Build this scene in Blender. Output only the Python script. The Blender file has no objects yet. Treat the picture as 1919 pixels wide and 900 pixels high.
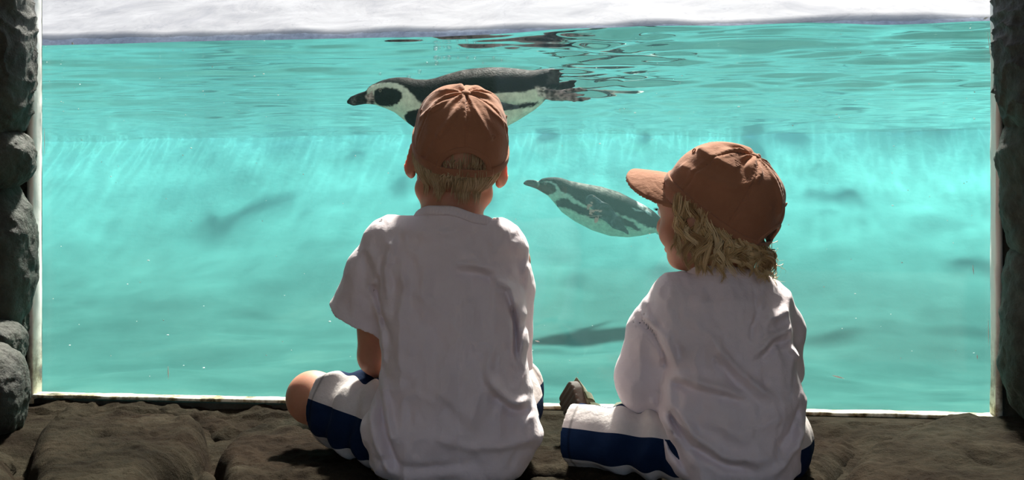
import bpy, math, random
import numpy as np

# ------------------------------------------------------------------ camera, sky, sun, exposure
SC = bpy.context.scene
COL = SC.collection
F = 1919 * 40.0 / 36.0            # focal length in photo pixels
CZ = 0.45                         # camera height above the seat of the ledge
HOR = 408.0                       # horizon row

cam_d = bpy.data.cameras.new('camera')
cam_d.lens = 40.0
cam_d.sensor_width = 36.0
cam_d.shift_y = -(450.0 - HOR) / 1919.0
cam_d.clip_start = 0.02
cam = bpy.data.objects.new('camera', cam_d)
cam.location = (0, 0, CZ)
cam.rotation_euler = (math.pi / 2, 0, 0)
COL.objects.link(cam)
SC.camera = cam

SUN_EL, SUN_AZ = math.radians(53), math.radians(14)     # beyond the tank, a little to the right
world = bpy.data.worlds.new('sky')
SC.world = world
world.use_nodes = True
_nt = world.node_tree
_nt.nodes.clear()
_sky = _nt.nodes.new('ShaderNodeTexSky')
_sky.sky_type = 'NISHITA'
_sky.sun_disc = False
_sky.sun_elevation = SUN_EL
_sky.sun_rotation = SUN_AZ
_sky.air_density = 1.0
_sky.dust_density = 2.5
_bg = _nt.nodes.new('ShaderNodeBackground')
_bg.inputs['Strength'].default_value = 0.17
_ow = _nt.nodes.new('ShaderNodeOutputWorld')
_nt.links.new(_sky.outputs[0], _bg.inputs[0])
_nt.links.new(_bg.outputs[0], _ow.inputs[0])

sun_d = bpy.data.lights.new('sun', 'SUN')
sun_d.energy = 10.0
sun_d.angle = math.radians(5.0)
sun_d.color = (1.0, 0.95, 0.87)
sun = bpy.data.objects.new('sun', sun_d)
COL.objects.link(sun)
from mathutils import Vector, Matrix, Euler
_travel = Vector((-math.cos(SUN_EL) * math.sin(SUN_AZ), -math.cos(SUN_EL) * math.cos(SUN_AZ), -math.sin(SUN_EL)))
sun.rotation_euler = _travel.to_track_quat('-Z', 'Y').to_euler()
sun.location = (2, 7, 8)

SC.view_settings.view_transform = 'Standard'
SC.view_settings.look = 'None'
SC.view_settings.gamma = 1.0
SC.view_settings.exposure = 0.43
SC.view_settings.use_curve_mapping = False
SC.cycles.max_bounces = 10
SC.cycles.diffuse_bounces = 5
SC.cycles.glossy_bounces = 4
SC.cycles.transmission_bounces = 8
SC.cycles.volume_bounces = 1
SC.cycles.transparent_max_bounces = 16
SC.cycles.use_denoising = True

rng = np.random.default_rng(7)
random.seed(7)
f32 = np.float32


# ------------------------------------------------------------------ helpers: placing
def P(px, py, Y):
    """world point seen at photo pixel (px, py) at depth Y"""
    return np.array([(px - 959.5) / F * Y, Y, CZ - (py - HOR) / F * Y])


WO = np.array([-1.0735, 2.55, 0.0])                       # left end of the window
WU = np.array([2.0385, -0.28, 0.0]); WLEN = float(np.linalg.norm(WU)); WU = WU / WLEN
WV = np.array([-WU[1], WU[0], 0.0])
WIN_B, WATER_Z = CZ - 0.397, CZ + 0.397


def W(u, v, z):
    """window frame: u along the window, v into the tank"""
    return WO + WU * u + WV * v + np.array([0, 0, z])


# ------------------------------------------------------------------ helpers: noise
_perm = np.random.default_rng(3).integers(0, 1 << 30, 4096)


def _h(i, j, k):
    return (_perm[(i * 73 + _perm[(j * 37 + _perm[k & 4095]) & 4095]) & 4095] & 0xffff) / 32768.0 - 1.0


def vnoise(p):
    i = np.floor(p).astype(np.int64); t = p - i
    t = t * t * t * (t * (t * 6 - 15) + 10)
    r = 0.0
    for dx in (0, 1):
        wx = t[..., 0] if dx else 1 - t[..., 0]
        for dy in (0, 1):
            wy = t[..., 1] if dy else 1 - t[..., 1]
            for dz in (0, 1):
                wz = t[..., 2] if dz else 1 - t[..., 2]
                r = r + wx * wy * wz * _h(i[..., 0] + dx, i[..., 1] + dy, i[..., 2] + dz)
    return r


def fbm(p, octs=4, gain=0.5):
    a, r, q = 1.0, 0.0, np.asarray(p, float)
    for o in range(octs):
        r = r + a * vnoise(q + 17.3 * o)
        q = q * 2.03; a *= gain
    return r


# ------------------------------------------------------------------ helpers: objects
def add_obj(name, verts, faces, mat, parent=None, smooth=True, loc=None, attrs=None):
    """one mesh object; verts in world space, origin moved to loc (or kept at the parent's)"""
    verts = np.asarray(verts, float)
    org = np.array(loc if loc is not None else (0, 0, 0), float)
    me = bpy.data.meshes.new(name)
    if parent is not None:
        org = np.array(world_loc(parent), float)
    if isinstance(faces, np.ndarray):
        nf, k = faces.shape
        me.vertices.add(len(verts)); me.vertices.foreach_set('co', (verts - org).astype(f32).ravel())
        me.loops.add(nf * k); me.loops.foreach_set('vertex_index', faces.astype(np.int32).ravel())
        me.polygons.add(nf)
        me.polygons.foreach_set('loop_start', np.arange(0, nf * k, k, dtype=np.int32))
        me.polygons.foreach_set('loop_total', np.full(nf, k, dtype=np.int32))
        me.update(calc_edges=True); me.validate()
    else:
        me.from_pydata([tuple(v) for v in (verts - org)], [], faces)
    if attrs:
        for an, av in attrs.items():
            av = np.asarray(av)
            if av.ndim == 2:
                at = me.attributes.new(an, 'FLOAT_COLOR', 'POINT')
                rgba = np.ones((len(av), 4), f32); rgba[:, :3] = av
                at.data.foreach_set('color', rgba.ravel())
            else:
                at = me.attributes.new(an, 'FLOAT', 'POINT')
                at.data.foreach_set('value', av.astype(f32))
    me.polygons.foreach_set('use_smooth', np.full(len(me.polygons), bool(smooth)))
    if mat is not None:
        me.materials.append(mat)
    o = bpy.data.objects.new(name, me)
    COL.objects.link(o)
    if parent is not None:
        o.parent = parent
    else:
        o.location = org
    return o


def world_loc(o):
    v = np.zeros(3)
    while o is not None:
        v = v + np.array(o.location); o = o.parent
    return v


def thing(name, label, cat, loc, group=None):
    o = bpy.data.objects.new(name, None)
    o.location = tuple(loc); o.empty_display_size = 0.05
    COL.objects.link(o)
    return tag(o, label, cat, group)


def tag(o, label=None, cat=None, group=None, kind=None):
    if label: o['label'] = label
    if cat: o['category'] = cat
    if group: o['group'] = group
    if kind: o['kind'] = kind
    return o


def box(lo, hi, fr=None):
    v = [(x, y, z) for x in (lo[0], hi[0]) for y in (lo[1], hi[1]) for z in (lo[2], hi[2])]
    v = np.array(v, float)
    if fr is not None:
        v = np.array([fr(*q) for q in v])
    f = np.array([[0, 1, 3, 2], [4, 6, 7, 5], [0, 4, 5, 1], [2, 3, 7, 6], [0, 2, 6, 4], [1, 5, 7, 3]])
    return v, f


def join(parts):
    vs, fs, n = [], [], 0
    for v, f in parts:
        vs.append(v); fs.append(np.asarray(f) + n); n += len(v)
    return np.concatenate(vs), np.concatenate(fs)


def grid_faces(nu, nv, wrap=False):
    i, j = np.meshgrid(np.arange(nu if wrap else nu - 1), np.arange(nv - 1), indexing='ij')
    i2 = (i + 1) % nu
    return np.stack([i * nv + j, i2 * nv + j, i2 * nv + j + 1, i * nv + j + 1], -1).reshape(-1, 4)


def tubes(paths, radii, sides=4):
    """paths (n, m, 3), radii (n, m) -> one mesh of n tubes"""
    paths = np.asarray(paths, float); n, m, _ = paths.shape
    t = np.gradient(paths, axis=1); t /= np.linalg.norm(t, axis=2, keepdims=True) + 1e-9
    ref = np.where(np.abs(t[..., 2:3]) > 0.9, np.array([1.0, 0, 0]), np.array([0, 0, 1.0]))
    a = np.cross(t, ref); a /= np.linalg.norm(a, axis=2, keepdims=True) + 1e-9
    b = np.cross(t, a)
    ang = np.arange(sides) / sides * 2 * np.pi
    ring = a[:, :, None] * np.cos(ang)[None, None, :, None] + b[:, :, None] * np.sin(ang)[None, None, :, None]
    v = paths[:, :, None] + ring * np.asarray(radii)[:, :, None, None]
    base = (np.arange(n) * m * sides)[:, None, None]
    i = np.arange(m - 1)[None, :, None]; s = np.arange(sides)[None, None, :]; s2 = (s + 1) % sides
    fa = np.stack([base + i * sides + s, base + i * sides + s2, base + (i + 1) * sides + s2, base + (i + 1) * sides + s], -1)
    return v.reshape(-1, 3), fa.reshape(-1, 4)


# ------------------------------------------------------------------ helpers: implicit surfaces
def smin(a, b, k):
    if k <= 0: return np.minimum(a, b)
    h = np.clip(0.5 + 0.5 * (b - a) / k, 0, 1)
    return b + (a - b) * h - k * h * (1 - h)


def cone_sdf(x, y, z, a, b, r1, r2):
    bx, by, bz = b[0] - a[0], b[1] - a[1], b[2] - a[2]
    l2 = bx * bx + by * by + bz * bz + 1e-12
    t = np.clip(((x - a[0]) * bx + (y - a[1]) * by + (z - a[2]) * bz) / l2, 0, 1)
    return np.sqrt((x - a[0] - bx * t) ** 2 + (y - a[1] - by * t) ** 2 + (z - a[2] - bz * t) ** 2) - (r1 + (r2 - r1) * t)


class Vox:
    def __init__(self, lo, hi, h):
        self.lo = np.array(lo, float); self.h = h
        self.n = np.ceil((np.array(hi) - self.lo) / h).astype(int) + 1
        self.ax = [(self.lo[i] + h * np.arange(self.n[i])).astype(f32) for i in range(3)]
        self.v = np.full(tuple(self.n), 1.0, f32)

    def sub(self, lo, hi):
        i0 = np.clip(np.floor((np.array(lo) - self.lo) / self.h).astype(int), 0, self.n)
        i1 = np.clip(np.ceil((np.array(hi) - self.lo) / self.h).astype(int) + 1, 0, self.n)
        sl = tuple(slice(a, b) for a, b in zip(i0, i1))
        x = self.ax[0][sl[0]][:, None, None]; y = self.ax[1][sl[1]][None, :, None]; z = self.ax[2][sl[2]][None, None, :]
        return sl, x, y, z

    def whole(self):
        return self.ax[0][:, None, None], self.ax[1][None, :, None], self.ax[2][None, None, :]

    def add(self, fn, lo, hi, k=0.0, op='u'):
        sl, x, y, z = self.sub(lo, hi)
        if self.v[sl].size == 0: return
        d = fn(x, y, z).astype(f32)
        if op == 'u': self.v[sl] = smin(self.v[sl], d, k)
        elif op == 's': self.v[sl] = -smin(-self.v[sl], d, k)

    def cone(self, a, b, r1, r2, k=0.01, op='u'):
        a = np.array(a, float); b = np.array(b, float); m = max(r1, r2) + k + 4 * self.h
        self.add(lambda x, y, z: cone_sdf(x, y, z, a, b, r1, r2), np.minimum(a, b) - m, np.maximum(a, b) + m, k, op)

    def chain(self, pts, k=0.01, op='u'):
        for (a, r1), (b, r2) in zip(pts[:-1], pts[1:]):
            self.cone(a, b, r1, r2, k, op)

    def ell(self, c, r, R=None, k=0.01, op='u'):
        c = np.array(c, float); r = np.array(r, float); m = r.max() + k + 4 * self.h
        R = np.eye(3) if R is None else R

        def fn(x, y, z):
            dx, dy, dz = x - c[0], y - c[1], z - c[2]
            q = [R[0, i] * dx + R[1, i] * dy + R[2, i] * dz for i in range(3)]
            k0 = np.sqrt((q[0] / r[0]) ** 2 + (q[1] / r[1]) ** 2 + (q[2] / r[2]) ** 2)
            k1 = np.sqrt((q[0] / r[0] ** 2) ** 2 + (q[1] / r[1] ** 2) ** 2 + (q[2] / r[2] ** 2) ** 2) + 1e-6
            return k0 * (k0 - 1) / k1
        self.add(fn, c - m, c + m, k, op)

    def mesh(self, relax=1):
        v = self.v; n = v.shape
        ins = v < 0
        cnt = np.zeros(tuple(k - 1 for k in n), np.int8)
        S = [slice(0, -1), slice(1, None)]
        for a in (0, 1):
            for b in (0, 1):
                for c in (0, 1):
                    cnt += ins[S[a], S[b], S[c]]
        act = np.argwhere((cnt > 0) & (cnt < 8))
        idx = np.full(cnt.shape, -1, np.int64); idx[act[:, 0], act[:, 1], act[:, 2]] = np.arange(len(act))
        cor = np.array([(a, b, c) for a in (0, 1) for b in (0, 1) for c in (0, 1)])
        cv = np.stack([v[act[:, 0] + o[0], act[:, 1] + o[1], act[:, 2] + o[2]] for o in cor], 1)
        acc = np.zeros((len(act), 3)); num = np.zeros(len(act))
        for i in range(8):
            for ax, st in ((0, 4), (1, 2), (2, 1)):
                if cor[i][ax] == 0:
                    j = i + st
                    x = (cv[:, i] < 0) != (cv[:, j] < 0)
                    den = cv[:, i] - cv[:, j]; den[den == 0] = 1e-9
                    t = np.clip(cv[:, i] / den, 0, 1)
                    p = np.repeat(cor[i][None].astype(float), len(act), 0); p[:, ax] += t
                    acc[x] += p[x]; num[x] += 1
        pos = self.lo + self.h * (act + acc / num[:, None])
        quads = []
        for ax in range(3):
            sl0 = [slice(None)] * 3; sl1 = [slice(None)] * 3
            sl0[ax] = slice(0, -1); sl1[ax] = slice(1, None)
            A, B = ins[tuple(sl0)], ins[tuple(sl1)]
            e = np.argwhere(A != B)
            o1, o2 = [(1, 2), (2, 0), (0, 1)][ax]
            ok = (e[:, o1] > 0) & (e[:, o2] > 0) & (e[:, o1] < n[o1] - 1) & (e[:, o2] < n[o2] - 1)
            e = e[ok]
            d1 = np.zeros(3, int); d1[o1] = 1; d2 = np.zeros(3, int); d2[o2] = 1
            g = lambda q: idx[q[:, 0], q[:, 1], q[:, 2]]
            q4 = np.stack([g(e - d1 - d2), g(e - d2), g(e), g(e - d1)], 1)
            flip = ~A[e[:, 0], e[:, 1], e[:, 2]]
            q4[flip] = q4[flip][:, ::-1]
            quads.append(q4)
        q = np.concatenate(quads)
        q = q[(q >= 0).all(1)]
        for _ in range(relax):
            s = np.zeros_like(pos); c = np.zeros(len(pos))
            for i in range(4):
                a, b = q[:, i], q[:, (i + 1) % 4]
                for d in range(3):
                    s[:, d] += np.bincount(a, pos[b, d], len(pos)) + np.bincount(b, pos[a, d], len(pos))
                c += np.bincount(a, minlength=len(pos)) + np.bincount(b, minlength=len(pos))
            pos = pos * 0.5 + 0.5 * s / np.maximum(c, 1)[:, None]
        return pos, q


def poly_sd(px, py, poly):
    """signed distance to polygon, negative inside"""
    poly = np.asarray(poly, float)
    d = np.full(np.shape(px), 1e9); inside = np.zeros(np.shape(px), bool)
    n = len(poly)
    for i in range(n):
        a, b = poly[i], poly[(i + 1) % n]
        ex, ey = b - a
        t = np.clip(((px - a[0]) * ex + (py - a[1]) * ey) / (ex * ex + ey * ey + 1e-12), 0, 1)
        d = np.minimum(d, np.hypot(px - a[0] - ex * t, py - a[1] - ey * t))
        c = (a[1] > py) != (b[1] > py)
        xi = (b[0] - a[0]) * (py - a[1]) / ((b[1] - a[1]) if b[1] != a[1] else 1e-12) + a[0]
        inside ^= c & (px < xi)
    return np.where(inside, -d, d)


def line_d(px, py, pts):
    """distance to an open polyline and the fraction along it"""
    d = np.full(np.shape(px), 1e9); fr = np.zeros(np.shape(px))
    n = len(pts) - 1
    for i in range(n):
        a, b = np.array(pts[i], float), np.array(pts[i + 1], float)
        ex, ey = b - a
        t = np.clip(((px - a[0]) * ex + (py - a[1]) * ey) / (ex * ex + ey * ey + 1e-12), 0, 1)
        q = np.hypot(px - a[0] - ex * t, py - a[1] - ey * t)
        m = q < d
        d = np.where(m, q, d); fr = np.where(m, (i + t) / n, fr)
    return d, fr


def basis(fwd, up):
    """columns: right, forward, up"""
    f = np.array(fwd, float); f /= np.linalg.norm(f)
    u = np.array(up, float); u -= f * (u @ f); u /= np.linalg.norm(u)
    return np.stack([np.cross(f, u), f, u], 1)


# ------------------------------------------------------------------ materials
class M:
    def __init__(self, name):
        self.m = bpy.data.materials.new(name); self.m.use_nodes = True
        self.t = self.m.node_tree; self.t.nodes.clear()
        self.out = self.n('ShaderNodeOutputMaterial')

    def n(self, typ, **kw):
        nd = self.t.nodes.new(typ)
        for k, v in kw.items():
            if k.startswith('_'): setattr(nd, k[1:], v)
            else:
                key = k.replace('__', ' ')
                nd.inputs[key].default_value = v
        return nd

    def l(self, a, b): self.t.links.new(a, b)

    def ramp(self, fac, stops):
        r = self.n('ShaderNodeValToRGB')
        while len(r.color_ramp.elements) < len(stops): r.color_ramp.elements.new(0.5)
        for e, (p, c) in zip(r.color_ramp.elements, stops):
            e.position = p; e.color = (*c, 1)
        self.l(fac, r.inputs[0]); return r.outputs[0]

    def noise(self, scale, detail=4, rough=0.5, vec=None, dist=0.0):
        nd = self.n('ShaderNodeTexNoise', Scale=scale, Detail=detail, Roughness=rough, Distortion=dist)
        self.l(vec if vec is not None else self.coord(), nd.inputs['Vector'])
        return nd.outputs['Fac']

    def coord(self):
        return self.n('ShaderNodeTexCoord').outputs['Object']

    def scaled(self, s):
        mp = self.n('ShaderNodeMapping'); mp.inputs['Scale'].default_value = s
        self.l(self.coord(), mp.inputs['Vector']); return mp.outputs[0]

    def math(self, op, a, b=None):
        nd = self.t.nodes.new('ShaderNodeMath'); nd.operation = op
        for i, q in enumerate((a, b)):
            if q is None: continue
            if isinstance(q, (int, float)): nd.inputs[i].default_value = q
            else: self.l(q, nd.inputs[i])
        return nd.outputs[0]

    def mix(self, fac, a, b, typ='MIX'):
        nd = self.t.nodes.new('ShaderNodeMix'); nd.data_type = 'RGBA'; nd.blend_type = typ
        for s, q in ((nd.inputs[0], fac), (nd.inputs[6], a), (nd.inputs[7], b)):
            if isinstance(q, (int, float)): s.default_value = q
            elif isinstance(q, tuple): s.default_value = (*q, 1)
            else: self.l(q, s)
        return nd.outputs[2]

    def attr(self, name, out='Color'):
        return self.n('ShaderNodeAttribute', _attribute_name=name).outputs[out]

    def bump(self, h, dist, strength=1.0, prev=None):
        b = self.n('ShaderNodeBump', Strength=strength, Distance=dist)
        self.l(h, b.inputs['Height'])
        if prev is not None: self.l(prev, b.inputs['Normal'])
        return b.outputs[0]

    def bsdf(self, col, rough=0.8, normal=None, spec=0.3, **kw):
        p = self.n('ShaderNodeBsdfPrincipled')
        if isinstance(col, tuple): p.inputs['Base Color'].default_value = (*col, 1)
        else: self.l(col, p.inputs['Base Color'])
        if isinstance(rough, (int, float)): p.inputs['Roughness'].default_value = rough
        else: self.l(rough, p.inputs['Roughness'])
        p.inputs['Specular IOR Level'].default_value = spec
        for k, v in kw.items(): p.inputs[k.replace('__', ' ')].default_value = v
        if normal is not None: self.l(normal, p.inputs['Normal'])
        self.l(p.outputs[0], self.out.inputs['Surface'])
        return p


def mat_rock(name, c1, c2, c3, algae=0.0, rough=0.75, spec=0.35, scale=1.0):
    m = M(name)
    n1 = m.noise(7 * scale, 8, 0.65); n2 = m.noise(38 * scale, 8, 0.7); n3 = m.noise(160 * scale, 4, 0.7)
    col = m.ramp(n1, [(0.3, c1), (0.52, c2), (0.72, c3)])
    col = m.mix(0.55, col, m.ramp(n2, [(0.32, (0.28, 0.26, 0.25)), (0.6, (1.0, 1.0, 1.0))]), 'MULTIPLY')
    if algae:
        g = m.ramp(m.noise(3.5 * scale, 6, 0.6), [(0.42, (0, 0, 0)), (0.62, (1, 1, 1))])
        col = m.mix(m.math('MULTIPLY', g, algae), col, (0.018, 0.040, 0.028))
    nb = m.bump(n2, 0.012, 0.9); nb = m.bump(n3, 0.004, 0.9, nb)
    m.bsdf(col, rough, nb, spec)
    return m.m


def mat_cloth(name, c, c2, weave=900.0, bump=0.0006):
    m = M(name)
    n = m.noise(14, 4, 0.6)
    col = m.ramp(n, [(0.3, c2), (0.65, c)])
    w = m.noise(weave, 2, 0.5); k = m.noise(45, 5, 0.55)
    nb = m.bump(k, 0.0045, 0.55); nb = m.bump(w, bump, 0.4, nb)
    m.bsdf(col, 0.92, nb, 0.1, Sheen__Weight=0.15)
    return m.m


def mat_skin(name, c, c2):
    m = M(name)
    col = m.ramp(m.noise(25, 4, 0.6), [(0.3, c2), (0.7, c)])
    p = m.bsdf(col, 0.5, m.bump(m.noise(420, 3, 0.6), 0.0005, 0.4), 0.35)
    p.inputs['Subsurface Weight'].default_value = 0.6
    p.inputs['Subsurface Radius'].default_value = (1.0, 0.32, 0.16)
    p.inputs['Subsurface Scale'].default_value = 0.02
    return m.m


def mat_attr(name, rough=0.6, spec=0.3, noise=60.0, amt=0.25, bump=0.002, bscale=None):
    m = M(name)
    n = m.noise(noise, 5, 0.65)
    col = m.mix(amt, m.attr('Col'), m.ramp(n, [(0.3, (0.35, 0.35, 0.35)), (0.7, (1.3, 1.3, 1.3))]), 'MULTIPLY')
    m.bsdf(col, rough, m.bump(m.noise(bscale or noise * 3, 4, 0.6), bump, 0.6), spec)
    return m.m


def mat_plain(name, c, rough=0.6, spec=0.3):
    m = M(name)
    col = m.mix(0.25, c, m.ramp(m.noise(60, 4), [(0.3, (0.6, 0.6, 0.6)), (0.7, (1.1, 1.1, 1.1))]), 'MULTIPLY')
    m.bsdf(col, rough, m.bump(m.noise(220, 3), 0.0008, 0.4), spec)
    return m.m


def mat_sheet(name, ior, tint, dirt=False):
    """clear pane: part mirror, part see-through by Fresnel, the same from both sides"""
    m = M(name)
    geo = m.n('ShaderNodeNewGeometry')
    fr = m.n('ShaderNodeFresnel')
    m.l(m.math('ADD', m.math('MULTIPLY', geo.outputs['Backfacing'], 1.0 / ior - ior), ior), fr.inputs['IOR'])
    tr = m.n('ShaderNodeBsdfTransparent', Color=(*tint, 1)); gl = m.n('ShaderNodeBsdfGlossy', Roughness=0.02)
    mx = m.n('ShaderNodeMixShader')
    m.l(fr.outputs[0], mx.inputs[0]); m.l(tr.outputs[0], mx.inputs[1]); m.l(gl.outputs[0], mx.inputs[2])
    m.l(mx.outputs[0], m.out.inputs['Surface'])
    return m.m


def mat_water():
    m = M('pool_water')
    fr = m.n('ShaderNodeFresnel', IOR=1.33)
    # caustics painted as a cell pattern in the surface's transparent tint
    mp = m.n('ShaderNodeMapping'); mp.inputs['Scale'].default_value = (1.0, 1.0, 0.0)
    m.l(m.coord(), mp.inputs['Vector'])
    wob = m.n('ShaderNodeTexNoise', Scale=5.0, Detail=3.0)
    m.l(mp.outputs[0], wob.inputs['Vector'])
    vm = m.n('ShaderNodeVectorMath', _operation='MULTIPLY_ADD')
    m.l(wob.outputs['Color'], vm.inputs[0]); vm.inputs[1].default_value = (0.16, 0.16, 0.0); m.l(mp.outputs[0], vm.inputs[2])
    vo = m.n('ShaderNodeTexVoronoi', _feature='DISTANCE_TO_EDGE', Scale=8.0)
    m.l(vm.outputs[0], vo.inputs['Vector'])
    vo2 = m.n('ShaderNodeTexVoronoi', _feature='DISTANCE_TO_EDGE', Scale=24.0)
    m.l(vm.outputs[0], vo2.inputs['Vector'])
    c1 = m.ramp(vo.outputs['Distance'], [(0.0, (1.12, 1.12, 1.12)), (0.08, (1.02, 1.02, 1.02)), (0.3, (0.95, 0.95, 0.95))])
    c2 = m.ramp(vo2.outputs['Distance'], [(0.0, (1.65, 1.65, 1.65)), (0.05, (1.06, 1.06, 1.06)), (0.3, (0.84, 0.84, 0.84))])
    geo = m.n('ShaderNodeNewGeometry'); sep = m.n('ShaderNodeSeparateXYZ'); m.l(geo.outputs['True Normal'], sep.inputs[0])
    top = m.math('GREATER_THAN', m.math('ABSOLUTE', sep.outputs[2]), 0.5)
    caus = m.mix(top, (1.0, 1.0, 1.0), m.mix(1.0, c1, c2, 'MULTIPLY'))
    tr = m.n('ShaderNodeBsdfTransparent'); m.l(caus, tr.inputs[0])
    gl = m.n('ShaderNodeBsdfGlossy', Roughness=0.03)
    mx = m.n('ShaderNodeMixShader')
    m.l(m.math('MAXIMUM', m.math('SUBTRACT', fr.outputs[0], 0.021), 0.0), mx.inputs[0]); m.l(tr.outputs[0], mx.inputs[1]); m.l(gl.outputs[0], mx.inputs[2])
    m.l(mx.outputs[0], m.out.inputs['Surface'])
    vs = m.n('ShaderNodeVolumeScatter', Color=(0.55, 0.97, 0.93, 1), Density=0.034, Anisotropy=0.25)
    va = m.n('ShaderNodeVolumeAbsorption', Color=(0.25, 0.93, 0.90, 1), Density=0.13)
    ad = m.n('ShaderNodeAddShader'); m.l(vs.outputs[0], ad.inputs[0]); m.l(va.outputs[0], ad.inputs[1])
    m.l(ad.outputs[0], m.out.inputs['Volume'])
    return m.m


def mat_pool():
    m = M('turquoise_pool_paint')
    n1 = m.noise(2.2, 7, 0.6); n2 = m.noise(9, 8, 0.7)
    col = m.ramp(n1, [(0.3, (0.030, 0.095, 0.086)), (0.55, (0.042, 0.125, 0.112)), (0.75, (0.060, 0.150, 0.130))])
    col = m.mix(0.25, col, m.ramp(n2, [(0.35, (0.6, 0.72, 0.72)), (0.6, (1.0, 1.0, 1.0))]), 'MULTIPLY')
    # light balance painted in: dark on the sunlit bottom, brighter up the shaded side
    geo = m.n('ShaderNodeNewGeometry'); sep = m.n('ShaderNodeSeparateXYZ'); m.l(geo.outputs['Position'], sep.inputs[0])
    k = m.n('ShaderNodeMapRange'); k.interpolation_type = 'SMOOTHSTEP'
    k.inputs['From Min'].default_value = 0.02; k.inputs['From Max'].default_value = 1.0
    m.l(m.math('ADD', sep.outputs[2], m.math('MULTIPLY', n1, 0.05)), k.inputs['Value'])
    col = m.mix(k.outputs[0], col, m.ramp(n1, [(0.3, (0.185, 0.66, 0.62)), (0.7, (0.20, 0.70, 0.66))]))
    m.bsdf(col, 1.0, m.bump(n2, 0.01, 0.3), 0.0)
    return m.m


def mat_farwall():
    """tank wall: turquoise paint up to the waterline, bare wet grey render over it"""
    m = M('tank_wall_render')
    n1 = m.noise(2.2, 7, 0.6)
    pool = m.ramp(n1, [(0.3, (0.17, 0.60, 0.565)), (0.7, (0.19, 0.66, 0.62))])
    grey = m.ramp(m.noise(30, 6, 0.7), [(0.3, (0.42, 0.42, 0.46)), (0.7, (0.66, 0.66, 0.70))])
    geo = m.n('ShaderNodeNewGeometry'); sep = m.n('ShaderNodeSeparateXYZ'); m.l(geo.outputs['Position'], sep.inputs[0])
    b1 = m.math('GREATER_THAN', m.math('ADD', sep.outputs[2], m.math('MULTIPLY', m.noise(5, 5, 0.6), 0.05)), 0.93)
    wl_dark = m.n('ShaderNodeMapRange'); wl_dark.interpolation_type = 'SMOOTHSTEP'          # paint darkened towards the waterline to blend with the surface reflection
    wl_dark.inputs['From Min'].default_value = 0.35; wl_dark.inputs['From Max'].default_value = 0.86
    m.l(m.math('ADD', sep.outputs[2], m.math('MULTIPLY', n1, 0.12)), wl_dark.inputs['Value'])
    pool = m.mix(m.math('MULTIPLY', wl_dark.outputs[0], 0.35), pool, (0.06, 0.24, 0.215))
    m.bsdf(m.mix(b1, pool, grey), 1.0, m.bump(n1, 0.01, 0.3), 0.0)
    return m.m


def mat_beach():
    m = M('white_scratched_render')
    sc = m.noise(3.0, 8, 0.75, m.scaled((1.0, 1.0, 1.0)), 0.6)
    white = m.ramp(sc, [(0.25, (0.17, 0.175, 0.20)), (0.45, (0.25, 0.25, 0.262)), (0.62, (0.31, 0.31, 0.32))])
    cr = m.n('ShaderNodeTexVoronoi', _feature='DISTANCE_TO_EDGE', Scale=3.2)
    wob = m.n('ShaderNodeTexNoise', Scale=4.0, Detail=6.0); m.l(m.coord(), wob.inputs['Vector'])
    vm = m.n('ShaderNodeVectorMath', _operation='MULTIPLY_ADD'); m.l(wob.outputs['Color'], vm.inputs[0]); vm.inputs[1].default_value = (0.5, 0.5, 0.5); m.l(m.coord(), vm.inputs[2])
    m.l(vm.outputs[0], cr.inputs['Vector'])
    crk = m.ramp(cr.outputs['Distance'], [(0.0, (0.72, 0.72, 0.76)), (0.006, (1, 1, 1))])
    grey = m.ramp(m.noise(30, 6, 0.7), [(0.3, (0.28, 0.285, 0.32)), (0.7, (0.50, 0.51, 0.55))])
    geo = m.n('ShaderNodeNewGeometry'); sep = m.n('ShaderNodeSeparateXYZ'); m.l(geo.outputs['Position'], sep.inputs[0])
    wet = m.math('LESS_THAN', m.math('ADD', sep.outputs[2], m.math('MULTIPLY', m.noise(5, 5, 0.6), 0.06)), 1.478)
    m.bsdf(m.mix(wet, m.mix(1.0, white, crk, 'MULTIPLY'), grey), 0.85, m.bump(sc, 0.01, 0.3), 0.2)
    return m.m


MT = {}
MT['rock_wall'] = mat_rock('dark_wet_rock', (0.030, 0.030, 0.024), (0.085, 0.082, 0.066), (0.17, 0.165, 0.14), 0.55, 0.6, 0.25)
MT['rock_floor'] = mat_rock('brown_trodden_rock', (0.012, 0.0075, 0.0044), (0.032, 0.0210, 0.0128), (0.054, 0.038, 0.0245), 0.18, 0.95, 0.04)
MT['rock_plain'] = mat_rock('cave_render', (0.42, 0.32, 0.24), (0.55, 0.44, 0.34), (0.62, 0.52, 0.42), 0.0, 0.9, 0.1, 0.5)  # pale warm tone set to bounce fill light off the unseen walls
MT['path'] = mat_rock('sandy_path', (0.40, 0.30, 0.22), (0.50, 0.39, 0.29), (0.56, 0.46, 0.36), 0, 0.95, 0.1, 0.4)  # unseen ground outside, toned to bounce warm fill into the cave
MT['shirt'] = mat_cloth('white_cotton_jersey', (0.84, 0.755, 0.775), (0.79, 0.70, 0.72))
MT['cap'] = mat_cloth('washed_brown_cotton', (0.40, 0.185, 0.105), (0.32, 0.145, 0.08), 700, 0.001)
MT['skin'] = mat_skin('skin', (0.56, 0.28, 0.18), (0.48, 0.22, 0.14))
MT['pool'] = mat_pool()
MT['farwall'] = mat_farwall()
MT['beach'] = mat_beach()
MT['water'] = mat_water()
MT['pane'] = mat_sheet('clear_acrylic', 1.2, (0.985, 0.995, 0.99))
MT['bubble'] = mat_sheet('air_bubble', 2.4, (0.97, 0.98, 0.98))
MT['penguin'] = mat_attr('penguin_plumage', 0.6, 0.03, 70, 0.5, 0.004, 170)
MT['dark'] = mat_plain('dark_rubber', (0.018, 0.017, 0.015), 0.7)
MT['lash'] = mat_plain('eyelash_hair', (0.03, 0.02, 0.012), 0.6)
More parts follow.
